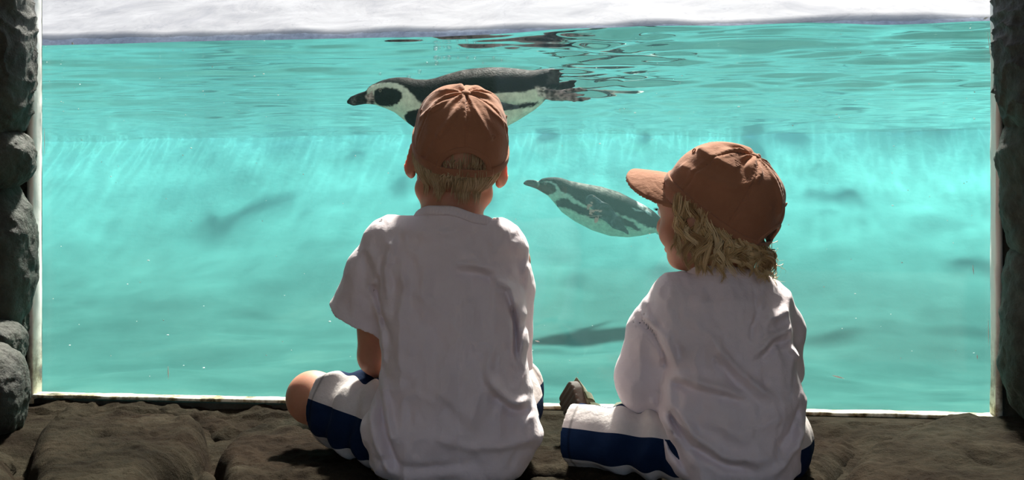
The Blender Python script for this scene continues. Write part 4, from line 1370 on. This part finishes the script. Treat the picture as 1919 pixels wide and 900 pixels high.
g.chain([(hipL, 0.054), (hipL * 0.5 + kneeL * 0.5, 0.044), (hipL * 0.22 + kneeL * 0.78, 0.043), (kneeL, 0.046)], 0.02)
g.chain([(kneeL, 0.045), (kneeL * 0.6 + ankL * 0.4, 0.041), (ankL, 0.026)], 0.015)
g.chain([(hipR, 0.054), (hipR * 0.5 + kneeR * 0.5, 0.044), (kneeR, 0.043)], 0.02)
g.chain([(kneeR, 0.044), (kneeR * 0.6 + ankR * 0.4, 0.040), (ankR, 0.026)], 0.015)
for ank, tip in ((ankL, (-0.02, 2.09, 0.045)), (ankR, (-0.25, 2.24, 0.045))):
    g.chain([(ank, 0.025), (np.array(tip), 0.018)], 0.01)
wrL, wrR = P(795, 728, 2.08), P(905, 728, 2.10)
g.chain([(P(725, 480, 1.885), 0.040), (P(704, 570, 1.93), 0.035), (P(706, 668, 1.955), 0.031), (P(745, 706, 2.02), 0.029), (wrL, 0.020)], 0.012)
g.chain([(P(952, 490, 1.90), 0.038), (P(948, 570, 1.95), 0.034), (P(944, 665, 2.0), 0.030), (P(925, 705, 2.05), 0.028), (wrR, 0.020)], 0.012)
make_hand(g, wrL, (0.85, 0.5, -0.25), (0.1, -0.3, 1.0), 0.95, 1)
make_hand(g, wrR, (-0.80, 0.5, -0.25), (0.0, -0.3, 1.0), 0.95, -1)
make_head(g, HB, RB, 1.0)
v_, f_ = g.mesh(1)
body = add_obj('body', v_, f_, MT['skin'], boy)
add_eyes(boy, HB, RB, 1.0)
rows = [(396, 800, 905), (402, 776, 925), (412, 752, 942), (430, 722, 958), (455, 704, 970), (500, 700, 976), (560, 706, 979), (620, 714, 981), (680, 716, 985), (720, 704, 996), (760, 692, 1006), (800, 688, 1010), (840, 692, 1008), (870, 702, 990), (895, 730, 960), (912, 765, 935)]
cyp = [(390, 1.880), (450, 1.885), (560, 1.875), (700, 1.865), (800, 1.868), (915, 1.875)]
bp = [(390, 0.060), (405, 0.063), (420, 0.069), (470, 0.084), (560, 0.094), (700, 0.104), (800, 0.112), (870, 0.105), (915, 0.08)]
cr = [([(854, 492), (895, 496), (932, 507)], 0.005, 7), ([(850, 510), (900, 515), (935, 528)], -0.004, 7), ([(920, 519), (956, 540), (962, 582)], 0.006, 8),
      ([(952, 548), (964, 600), (968, 678)], -0.007, 5), ([(692, 534), (707, 582), (722, 620)], -0.006, 6), ([(690, 460), (698, 510), (692, 545)], 0.004, 9),
      ([(908, 690), (930, 722), (956, 744), (992, 752)], 0.007, 9), ([(920, 730), (955, 765), (1000, 775)], -0.005, 8), ([(925, 640), (915, 690), (945, 730)], 0.005, 9),
      ([(704, 720), (714, 770), (728, 816), (752, 880)], -0.007, 7), ([(716, 712), (730, 770), (745, 830)], 0.005, 8), ([(694, 760), (706, 820), (738, 890)], 0.005, 8),
      ([(865, 505), (862, 880)], -0.0012, 3), ([(740, 670), (850, 740), (920, 800)], 0.003, 14), ([(760, 560), (830, 640), (860, 720)], -0.003, 14), ([(745, 430), (800, 440), (880, 430)], 0.003, 12),
      ([(740, 520), (800, 560), (890, 640)], 0.003, 10), ([(700, 850), (770, 870), (900, 860)], -0.004, 9), ([(800, 800), (880, 830), (985, 820)], 0.004, 10), ([(735, 445), (722, 500), (726, 560)], 0.004, 8)]
slv = [dict(pts=[(P(738, 452, 1.885), 0.042), (P(706, 510, 1.90), 0.047), (P(672, 605, 1.935), 0.056), (P(667, 622, 1.94), 0.057)], cut=(P(672, 600, 1.93), (-0.50, 0.10, -0.85), 0.085)),
       dict(pts=[(P(938, 470, 1.895), 0.042), (P(950, 540, 1.92), 0.044), (P(950, 690, 1.99), 0.043), (P(950, 712, 2.0), 0.043)], cut=(P(950, 692, 1.98), (0.0, 0.15, -1), 0.075))]
colB = dict(c=P(855, 421, 1.872), R=basis((0.02, 1, -0.25), (0.16, 0.25, 1.0)), rx=0.061, ry=0.061, cut=0.070)
make_shirt(boy, rows, 1.87, cyp, bp, slv, cr, colB, 1.0, (-0.37, 1.735, 0.0), (0.075, 2.06, 0.50))
make_shorts(boy, [(hipL, kneeL, 0.076, 0.061, 0.80), (hipR, kneeR, 0.074, 0.060, 0.88)], [(np.array((-0.15, 1.885, 0.095)), 0.078), (np.array((-0.045, 1.885, 0.095)), 0.078)], (-0.42, 1.76, 0.0), (0.10, 2.24, 0.30), 1.0, (0.6, 2.2))
capB = HB + RB @ np.array((0.002, -0.002, 0.027))
RCB = basis((-0.10, 1.0, 0.60), (0.14, -0.60, 1.0))
make_cap(boy, capB, RCB, 0.0775, 0.096, 0.096, 1.3, 0.25, opening=(0.039, 0.036), folds=((0.25, 0.95, 0.45, 0.6, 0.004, 0.006), (-0.3, 0.95, -0.5, 0.6, 0.004, 0.006), (0.8, 0.9, 1.2, 0.55, 0.003, 0.006), (-0.9, 0.95, -1.3, 0.6, 0.003, 0.006), (-0.75, 0.1, -0.6, 0.55, -0.002, 0.005)))


def rim_z(az, c, R, cc, RC, s=1.0):
    """height on the head (own frame) where the cap's rim crosses, for azimuths measured from the back"""
    u = R.T @ RC[:, 2]; o = R.T @ (cc - c)
    x = 0.070 * s * np.sin(az); y = (-0.010 - 0.087 * np.cos(az)) * s
    return (o[2] + ((o[0] - x) * u[0] + (o[1] - y) * u[1]) / u[2]) / s


def below_cap(g, cc, RC, lim=0.002):
    x, y, z = g.whole()
    w = (x - cc[0]) * RC[0, 2] + (y - cc[1]) * RC[1, 2] + (z - cc[2]) * RC[2, 2]
    g.v = np.maximum(g.v, (w - lim).astype(f32))


def nape_hair(c, R, n, seed):
    rg = np.random.default_rng(seed)
    az = rg.uniform(-1.75, 1.75, n)
    m = 14; t = np.linspace(0, 1, m)[None]
    z0 = rim_z(az, c, R, capB, RCB) + rg.uniform(-0.004, 0.008, n)
    drop = z0 + 0.031 + 0.008 * np.cos(az * 1.0) + rg.uniform(-0.012, 0.014, n) + 0.012 * np.sin(az * 9)
    z = z0[:, None] - drop[:, None] * t
    e = np.clip((z - 0.025) / 0.082, -0.97, 0.97)
    k = np.sqrt(1 - e * e)
    off = -0.002 + rg.uniform(0, 0.004, n)[:, None] + 0.006 * np.clip(t * 3, 0, 1) + 0.002 * t ** 2
    a2 = az[:, None] + rg.uniform(-0.12, 0.12, n)[:, None] * t + 0.10 * np.sin(az * 5)[:, None] * t
    kk = np.maximum(k, 0.62)
    x = np.sin(a2) * (0.070 * kk + off); y = -0.010 - np.cos(a2) * (0.087 * kk + off)
    pts = np.stack([x, y, z], -1)
    return c + pts @ R.T, rg.uniform(0.0007, 0.0013, n), np.clip(rg.normal(0.5, 0.22, n), 0, 1)


p1, r1_, t1_ = nape_hair(HB, RB, 900, 3)
# the tuft that falls through the gap above the strap
rg = np.random.default_rng(5); n = 90; m = 14; t = np.linspace(0, 1, m)[None]
x0 = rg.uniform(-0.036, 0.036, n)
z0 = 0.046 * np.sqrt(np.clip(1 - (x0 / 0.040) ** 2, 0.05, 1)) * rg.uniform(0.55, 1.0, n)
end = np.where(rg.random(n) < 0.10, -0.016, 0.006) + rg.uniform(-0.006, 0.006, n)
zz_ = z0[:, None] + (end - z0)[:, None] * t
yy_ = -(0.096 - 0.016 + 0.014 * np.sin(np.clip(t, 0, 1) * 2.0) + np.where(end < -0.008, 0.010, 0.0)[:, None] * t)
xx_ = x0[:, None] * (1 - 0.15 * t) + rg.normal(0, 0.006, n)[:, None] * t
p2 = capB + np.stack([xx_, yy_ + 0 * xx_, zz_], -1) @ RCB.T
pa = np.concatenate([p1, p2]); ra = np.concatenate([r1_, rg.uniform(0.0006, 0.0011, n)]); ta = np.concatenate([t1_, np.clip(rg.normal(0.3, 0.25, n), 0, 1)])
v_, f_, tn = strands(boy, pa, ra, ta, MT['hair_fair'])
g = Vox(HB - 0.12, HB + 0.12, 0.003)
g.ell(HB + RB @ np.array((0, -0.010, 0.027)), (0.0708, 0.0850, 0.080), RB, 0.0)
x, y, z = g.whole()
hz = RB[0, 2] * (x - HB[0]) + RB[1, 2] * (y - HB[1]) + RB[2, 2] * (z - HB[2]); hy = RB[0, 1] * (x - HB[0]) + RB[1, 1] * (y - HB[1]) + RB[2, 1] * (z - HB[2])
g.v = np.maximum(g.v, np.maximum(hy - 0.045 - (hz - 0.03) * 0.6, -0.042 - hz + 0.5 * np.maximum(hy + 0.03, 0))).astype(f32)
vc, fc_ = g.mesh(1)
va, fa_ = join([(v_, f_), (vc, fc_)])
add_obj('hair', va, fa_, MT['hair_fair'], boy, attrs={'tone': np.concatenate([tn, np.full(len(vc), 0.08)])})
for heel, toe, sn in ((np.array((-0.165, 2.105, 0.045)), (1, -0.1, -0.05), (0.0, 0.5, -0.9)), (np.array((-0.10, 2.21, 0.045)), (-1, 0.25, -0.05), (0.0, 0.5, -0.9))):
    make_shoe(boy, toe, sn, heel, 0.165, 0.075, (MT['sole'], MT['khaki'], MT['olive']))

# ---- the smaller child, looking left
kid = thing('person', 'smaller child with curly blond hair and brown cap, face turned towards the lower penguin', 'person', (0.36, 1.85, 0.015))
HK = P(1330, 398, 1.86)
RK = basis((-math.cos(0.66), math.sin(0.66), -0.04), (0.05, 0.0, 1.0))
g = Vox((0.06, 1.70, 0.0), (0.60, 2.34, 0.62), 0.0026)
KX = 0.362
hipL, hipR = np.array((KX - 0.06, 1.86, 0.070)), np.array((KX + 0.06, 1.86, 0.075))
kneeL, kneeR = P(1105, 818, 1.945), P(1440, 772, 2.10)
g.cone(hipL, hipR, 0.046, 0.046, 0.02)
for dx in (-0.04, 0.04):
    g.chain([(np.array((KX + dx, 1.87, 0.10)), 0.056), (P(1367, 680, 1.87) + np.array((dx, 0, 0)), 0.056), (P(1350, 585, 1.87) + np.array((dx, 0, 0)), 0.048)], 0.02)
g.chain([(P(1352, 555, 1.865), 0.050), (P(1350, 515, 1.86), 0.043), (P(1345, 455, 1.86), 0.042)], 0.02)
ankL, ankR = P(1128, 790, 2.16), np.array((0.29, 2.17, 0.060))
for hp, kn, an in ((hipL, kneeL, ankL), (hipR, kneeR, ankR)):
    g.chain([(hp, 0.042), (hp * 0.5 + kn * 0.5, 0.034), (kn, 0.034)], 0.02)
    g.chain([(kn, 0.034), (kn * 0.6 + an * 0.4, 0.035), (an, 0.024)], 0.015)
g.chain([(ankL, 0.024), (P(1092, 765, 2.17), 0.018)], 0.01)
g.chain([(ankR, 0.024), (np.array((0.20, 2.22, 0.05)), 0.017)], 0.01)
wrL, wrR = P(1203, 772, 2.00), P(1300, 790, 2.10)
g.chain([(P(1262, 590, 1.87), 0.036), (P(1222, 660, 1.90), 0.031), (P(1212, 725, 1.94), 0.028), (P(1206, 752, 1.97), 0.025), (wrL, 0.018)], 0.012)
g.chain([(P(1440, 605, 1.88), 0.030), (P(1462, 690, 1.95), 0.026), (P(1400, 750, 2.05), 0.026), (wrR, 0.018)], 0.012)
make_hand(g, wrL, (0.55, 0.75, -0.35), (-0.2, -0.4, 0.9), 0.82, 1)
make_hand(g, wrR, (-0.75, 0.5, -0.25), (0.0, -0.3, 1.0), 0.82, -1)
make_head(g, HK, RK, 0.93)
v_, f_ = g.mesh(1)
add_obj('body', v_, f_, MT['skin'], kid)
add_eyes(kid, HK, RK, 0.93)
rows = [(507, 1305, 1420), (514, 1278, 1436), (528, 1252, 1450), (550, 1232, 1464), (600, 1228, 1482), (650, 1240, 1490), (700, 1250, 1497), (740, 1246, 1501), (780, 1233, 1505), (820, 1231, 1504), (860, 1241, 1500), (890, 1272, 1484), (912, 1312, 1442)]
cyp = [(500, 1.865), (560, 1.865), (650, 1.855), (760, 1.848), (850, 1.85), (915, 1.855)]
bp = [(500, 0.052), (515, 0.056), (530, 0.064), (580, 0.080), (680, 0.092), (780, 0.104), (850, 0.106), (890, 0.095), (915, 0.07)]
cr = [([(1198, 597), (1230, 631), (1255, 675), (1259, 704)], -0.005, 6), ([(1210, 590), (1248, 636), (1268, 690)], 0.004, 8), ([(1259, 704), (1313, 714), (1391, 734)], 0.006, 9), ([(1262, 722), (1320, 735), (1400, 752)], -0.004, 8),
      ([(1255, 770), (1268, 800), (1294, 836), (1352, 866), (1411, 872)], -0.008, 8), ([(1262, 755), (1290, 805), (1345, 845), (1430, 850)], 0.006, 10), ([(1338, 646), (1382, 695), (1440, 743)], 0.007, 8), ([(1330, 665), (1370, 712), (1420, 755)], -0.004, 8),
      ([(1401, 665), (1440, 631), (1489, 616)], 0.005, 7), ([(1410, 680), (1450, 645), (1490, 640)], -0.005, 7), ([(1440, 548), (1412, 587), (1400, 606)], 0.004, 7), ([(1474, 646), (1504, 675)], 0.005, 7), ([(1425, 600), (1462, 592), (1486, 580)], 0.004, 8),
      ([(1230, 753), (1245, 792), (1264, 812)], 0.006, 7), ([(1240, 770), (1256, 830), (1290, 890)], -0.006, 6), ([(1435, 880), (1489, 831), (1503, 797)], 0.006, 9), ([(1440, 850), (1480, 800), (1500, 760)], -0.004, 9), ([(1290, 600), (1340, 640), (1330, 690)], 0.003, 10), ([(1415, 530), (1418, 580), (1400, 640)], -0.003, 5),
      ([(1290, 560), (1340, 570), (1400, 555)], 0.003, 12), ([(1300, 780), (1380, 800), (1470, 770)], 0.004, 12)]
slv = [dict(pts=[(P(1268, 562, 1.865), 0.040), (P(1226, 620, 1.885), 0.044), (P(1207, 705, 1.91), 0.047), (P(1208, 722, 1.915), 0.044), (P(1212, 790, 1.96), 0.036)], cut=(P(1207, 747, 1.935), (0.10, 0.55, -0.85), 0.062)),
       dict(pts=[(P(1440, 565, 1.87), 0.038), (P(1462, 620, 1.90), 0.040), (P(1464, 690, 1.94), 0.038), (P(1440, 730, 2.0), 0.036)], cut=(P(1455, 708, 1.965), (-0.5, 0.6, -0.7), 0.058))]
colK = dict(c=P(1355, 524, 1.862), R=basis((0.0, 1, -0.22), (0.04, 0.22, 1.0)), rx=0.055, ry=0.055, cut=0.064)
make_shirt(kid, rows, 1.85, cyp, bp, slv, cr, colK, 2.0, (0.13, 1.725, 0.0), (0.52, 2.05, 0.40))
make_shorts(kid, [(hipL, kneeL, 0.058, 0.052, 1.17), (hipR, kneeR, 0.066, 0.054, 0.88)], [(np.array((KX - 0.05, 1.865, 0.09)), 0.070), (np.array((KX + 0.05, 1.865, 0.09)), 0.070)], (0.07, 1.74, 0.0), (0.56, 2.20, 0.26), 2.0, (0.4, 2.2))
capK = P(1345, 393, 1.862)
fk_ = np.array((-math.cos(0.46), math.sin(0.46), 0)); pit = math.radians(37)
RCK = basis(fk_ * math.cos(pit) + np.array((0, 0, math.sin(pit))), np.array((0, 0, math.cos(pit))) - fk_ * math.sin(pit) + np.array((0.02, -0.10, 0)))
make_cap(kid, capK, RCK, 0.083, 0.097, 0.107, 4.1, 0.42, brim_len=0.062, brim_w=0.078, brim_curve=7.5, opening=(0.036, 0.034),
         folds=((-2.4, 0.35, -1.4, 0.55, 0.004, 0.007), (-2.5, 0.7, -1.6, 0.8, 0.004, 0.006), (-1.3, 0.6, -0.9, 0.95, 0.004, 0.006), (-0.4, 0.95, -0.2, 0.6, 0.004, 0.006), (-1.9, 0.95, -1.2, 0.8, -0.003, 0.006)))


def curls(c, R, s, nl, per, seed):
    """locks of wavy hair hanging from under the cap's rim; the strands of a lock stay together"""
    rg = np.random.default_rng(seed)
    n = nl * per; m = 30; t = np.linspace(0, 1, m)[None]
    key = np.repeat(np.arange(nl), per)
    jit = lambda sd: rg.normal(0, sd, n)
    L = lambda a, b: rg.uniform(a, b, nl)[key]
    az = L(-1.90, 1.90)
    front = np.clip((np.abs(az) - 1.0) / 0.9, 0, 1)              # 1 at the temples
    z0 = np.minimum(rim_z(az, c, R, capK, RCK, s), 0.075) + jit(0.002) + 0.004
    zend = -0.098 + 0.020 * front + L(-0.020, 0.022) + jit(0.003)
    z = z0[:, None] + (zend - z0)[:, None] * (t ** 0.95)
    layer = L(0.001, 0.015)
    off = layer[:, None] + 0.012 * np.sin(np.clip(t * 2.4, 0, np.pi)) + 0.007 * t ** 2
    e = np.clip((z - 0.025) / 0.082, -0.97, 0.97); kk = np.maximum(np.sqrt(1 - e * e), 0.82)
    turns = L(0.7, 1.9); ph = L(0, 6.28) + jit(0.10); hr = L(0.004, 0.0105)
    sgn = rg.choice([-1, 1], nl)[key]
    grow = np.clip(t * 2.2, 0, 1)
    arg = sgn[:, None] * turns[:, None] * 6.28 * t ** 1.25 + ph[:, None]
    w1 = hr[:, None] * grow * np.cos(arg); w2 = 0.7 * hr[:, None] * grow * np.sin(arg)
    sway = L(-0.22, 0.22)[:, None]
    q1, q2 = jit(0.0024)[:, None], jit(0.0016)[:, None]          # place of the strand inside its lock
    taper = 1.15 - 0.75 * t
    a2 = az[:, None] * (1 - 0.06 * t) + sway * t + (w1 + q1 * taper) / 0.08
    rad_x = 0.070 * kk + off + w2 + q2 * taper; rad_y = 0.087 * kk + off + w2 + q2 * taper
    pts = np.stack([np.sin(a2) * rad_x, -0.010 - np.cos(a2) * rad_y, z + 0.25 * w2], -1) * s
    tone = np.clip(rg.normal(0.5, 0.30, nl)[key] + jit(0.10), 0, 1)
    return c + pts @ R.T, rg.uniform(0.0006, 0.0011, n), tone


pk_, rk_, tk_ = curls(HK, RK, 0.95, 150, 17, 11)
# a few loose wisps behind the neck
rg = np.random.default_rng(21); n = 26; m = 30; t = np.linspace(0, 1, m)[None]
st = np.array([P(1440, 440 + 3.2 * i, 1.85) + np.array((0, rg.uniform(-0.03, 0.05), 0)) for i in range(n)])
dx = rg.uniform(0.005, 0.030, n)[:, None]; dz = rg.uniform(-0.055, 0.0, n)[:, None]; hr = rg.uniform(0.003, 0.010, n)[:, None]; pp_ = rg.uniform(0, 6.28, n)[:, None]
px_ = st[:, :1] + dx * t + hr * t * np.cos(5 * t + pp_); pz_ = st[:, 2:] + dz * t + hr * t * np.sin(6 * t + pp_); py_ = st[:, 1:2] + 0.012 * t * np.sin(4 * t + pp_)
pw = np.stack([px_, py_, pz_], -1)
pa = np.concatenate([pk_, pw]); ra = np.concatenate([rk_, rg.uniform(0.0004, 0.0007, n)]); ta = np.concatenate([tk_, np.full(n, 0.9)])
v_, f_, tn = strands(kid, pa, ra, ta, MT['hair_blond'])
g = Vox(HK - 0.13, HK + 0.13, 0.003)
g.ell(HK + RK @ np.array((0, -0.012, 0.022)), (0.067, 0.082, 0.077), RK, 0.0)
g.ell(HK + RK @ np.array((0, -0.032, -0.020)), (0.066, 0.058, 0.062), RK, 0.02)
x, y, z = g.whole()
hz = RK[0, 2] * (x - HK[0]) + RK[1, 2] * (y - HK[1]) + RK[2, 2] * (z - HK[2]); hy = RK[0, 1] * (x - HK[0]) + RK[1, 1] * (y - HK[1]) + RK[2, 1] * (z - HK[2])
g.v = np.maximum(g.v, hy - 0.028 - (hz + 0.01) * 0.55).astype(f32)
below_cap(g, capK, RCK)
vc, fc_ = g.mesh(1)
va, fa_ = join([(v_, f_), (vc, fc_)])
add_obj('hair', va, fa_, MT['hair_blond'], kid, attrs={'tone': np.concatenate([tn, np.full(len(vc), 0.05)])})
make_shoe(kid, (-0.30, 0.60, 0.74), (-0.88, -0.42, 0.0), P(1096, 832, 2.10), 0.135, 0.072, (MT['sole'], MT['khaki'], MT['olive']))
make_shoe(kid, (-0.9, 0.4, 0.05), (0.1, 0.45, -0.9), np.array((0.315, 2.17, 0.05)), 0.135, 0.070, (MT['sole'], MT['khaki'], MT['olive']))

# ---- checked cloth in the smaller child's lap
MT['check'] = None


def mat_check():
    m = M('teal_and_white_check')
    uvx = m.attr('cu', 'Fac'); uvy = m.attr('cv', 'Fac')
    a = m.math('GREATER_THAN', m.math('SINE', uvx), 0.1); b = m.math('GREATER_THAN', m.math('SINE', uvy), 0.1)
    k = m.math('MULTIPLY', m.math('ADD', a, b), 0.5)
    col = m.ramp(k, [(0.0, (0.70, 0.72, 0.68)), (0.5, (0.13, 0.27, 0.30)), (1.0, (0.03, 0.10, 0.14))])
    m.bsdf(col, 0.9, m.bump(m.noise(300, 3), 0.0008, 0.5), 0.1)
    return m.m


nu_, nv_ = 40, 30
a_, b_ = np.meshgrid(np.linspace(0, 1, nu_), np.linspace(0, 1, nv_), indexing='ij')
c0, c1 = P(1166, 766, 2.10), P(1222, 772, 2.06)
ax_ = (c1 - c0)
v_ = c0 + a_[..., None] * ax_ + b_[..., None] * np.array((0.01, 0.045, -0.028)) + np.stack([0 * a_, 0 * a_, 0.010 * np.sin(b_ * 3.1) + 0.004 * np.sin(a_ * 9 + b_ * 5)], -1)
v_ = v_.reshape(-1, 3); n_ = len(v_); gf = grid_faces(nu_, nv_)
v2 = v_ - np.array((0, 0.002, 0.004))
rim_ = np.concatenate([np.arange(nu_) * nv_, (nu_ - 1) * nv_ + np.arange(1, nv_), np.arange(nu_ - 2, -1, -1) * nv_ + nv_ - 1, np.arange(nv_ - 2, 0, -1)])
rn = np.roll(rim_, -1)
fa = np.concatenate([gf, gf[:, ::-1] + n_, np.stack([rim_, rim_ + n_, rn + n_, rn], 1)])
cu = np.concatenate([a_.ravel()] * 2) * 2 * np.pi * 7; cv = np.concatenate([b_.ravel()] * 2) * 2 * np.pi * 6
tag(add_obj('cloth', np.concatenate([v_, v2]), fa, mat_check(), attrs={'cu': cu, 'cv': cv}, loc=c0), 'small teal and white checked cloth in the smaller child\'s lap, under the sleeve', 'cloth')

# ---- air bubbles above the upper penguin, drifting specks, marks on the pane
bub = None
for (bx, by, br) in ((786, 134, 2.6), (818, 118, 2.8), (841, 103, 3.2), (824, 104, 2.0), (817, 82, 3.2), (815, 91, 1.8), (800, 118, 1.6), (712, 139, 2.0), (766, 144, 2.4), (876, 100, 2.0), (890, 101, 1.6), (858, 95, 1.6), (925, 96, 2.0), (832, 72, 1.8), (905, 118, 1.5), (940, 113, 1.5)):
    p = P(bx, by, 2.74); p[2] = min(p[2], WATER_Z - 0.012)
    if bub is None:
        v_, f_ = uvsphere((0, 0, 0), (1, 1, 0.8), nu=16, nv=10)
        bub = add_obj('bubble', v_, f_, MT['bubble'])
        o = bub
    else:
        o = bub.copy(); COL.objects.link(o)
    o.location = tuple(p); o.scale = (br * 1.7 * 2.74 / F,) * 3
    tag(o, 'tiny clear air bubble drifting in the water around the upper penguin', 'bubble', 'air bubbles around the upper penguin')

MT['mote'] = mat_plain('pale_drifting_matter', (0.85, 0.88, 0.85), 0.7)
MT['deposit'] = mat_plain('pale_lime_deposit', (0.34, 0.50, 0.48), 0.9)
rg = np.random.default_rng(31)
vs_, fs_, n0 = [], [], 0
for i in range(190):
    px, py = rg.uniform(85, 1845), (rg.uniform(95, 230) if i < 110 else rg.uniform(230, 760))
    Y = rg.uniform(2.75, 3.6)
    p = P(px, py, Y)
    if p[2] > WATER_Z - 0.02 or (640 < px < 1110 and 120 < py < 240): continue
    r = rg.uniform(0.0009, 0.0025)
    v_, f_ = uvsphere(p, (r * rg.uniform(0.7, 1.8), r, r * 0.7), nu=6, nv=5)
    vs_.append(v_); fs_.append(f_ + n0); n0 += len(v_)
tag(add_obj('specks', np.concatenate(vs_), np.concatenate(fs_), MT['mote']), 'scattered pale specks of matter drifting in the turquoise water', 'specks', kind='stuff')


def pane_marks(name, polys, mat, off):
    vs_, fl, n0 = [], [], 0
    for poly in polys:
        pts = []
        for (px, py) in poly:
            d = np.array([(px - 959.5) / F, 1.0, -(py - HOR) / F])
            o = WO + WV * (PV0 - off)
            t = ((o - np.array([0, 0, CZ])) @ WV) / (d @ WV)
            pts.append(np.array([0, 0, CZ]) + d * t)
        pts = np.array(pts); k = len(pts)
        vs_ += [pts, pts + WV * 0.0004]
        fl.append(list(range(n0, n0 + k))); fl.append(list(range(n0 + k, n0 + 2 * k))[::-1])
        for i in range(k): fl.append([n0 + i, n0 + k + i, n0 + k + (i + 1) % k, n0 + (i + 1) % k])
        n0 += 2 * k
    return add_obj(name, np.concatenate(vs_), fl, mat, win, smooth=False)


def blob(cx, cy, rx, ry, seed, n=14):
    r = np.random.default_rng(seed); a = np.linspace(0, 2 * np.pi, n, endpoint=False)
    q = 1 + 0.35 * np.sin(a * 2 + seed) * 0.5 + r.uniform(-0.25, 0.25, n)
    return [(cx + rx * q_ * math.cos(t), cy + ry * q_ * math.sin(t)) for q_, t in zip(q, a)]


pane_marks('lime_deposit', [blob(1105, 385, 4, 3, 1), blob(1102, 390, 3, 3, 11), blob(1109, 380, 2.5, 2, 12), blob(1109, 396, 5, 3.4, 2), blob(1107, 401, 3, 2, 13), blob(1118, 394.5, 4, 1.8, 14), blob(1125, 396, 3.5, 2.4, 3), blob(1117, 413, 4, 4.5, 4), blob(1113, 368, 3, 1.0, 5), blob(1121, 407, 0.9, 4, 6),
                            [(1097, 405.5), (1112, 404.6), (1128, 403.6), (1128, 404.5), (1112, 405.6), (1097, 406.3)]], MT['deposit'], 0.0006)['kind'] = 'stuff'
scr = []
for (x0, y0, x1, y1, w) in ((315, 687, 315.5, 711, 1.0), (1823, 497, 1825, 516, 1.0), (1851, 60, 1858, 120, 0.7), (1852, 600, 1853, 650, 0.8), (1831, 665, 1832, 674, 1.2), (1560, 704, 1583, 710, 1.6), (83, 240, 83.4, 290, 0.6), (1843, 36, 1852, 32, 2.0), (134, 80, 138, 83, 2.0), (1003, 639, 1012, 641, 1.2)):
    dx, dy = x1 - x0, y1 - y0; L = math.hypot(dx, dy); nx, ny = -dy / L * w, dx / L * w
    scr.append([(x0 + nx * 0.3, y0 + ny * 0.3), ((x0 + x1) / 2 + nx, (y0 + y1) / 2 + ny), (x1, y1), ((x0 + x1) / 2 - nx, (y0 + y1) / 2 - ny), (x0 - nx * 0.3, y0 - ny * 0.3)])
for i in range(60):
    scr.append(blob(rg.uniform(90, 1840), rg.uniform(90, 740), rg.uniform(0.5, 1.2), rg.uniform(0.5, 1.2), 50 + i, 7))
pane_marks('scratch_marks', scr, MT['mote'], 0.0008)['kind'] = 'stuff'
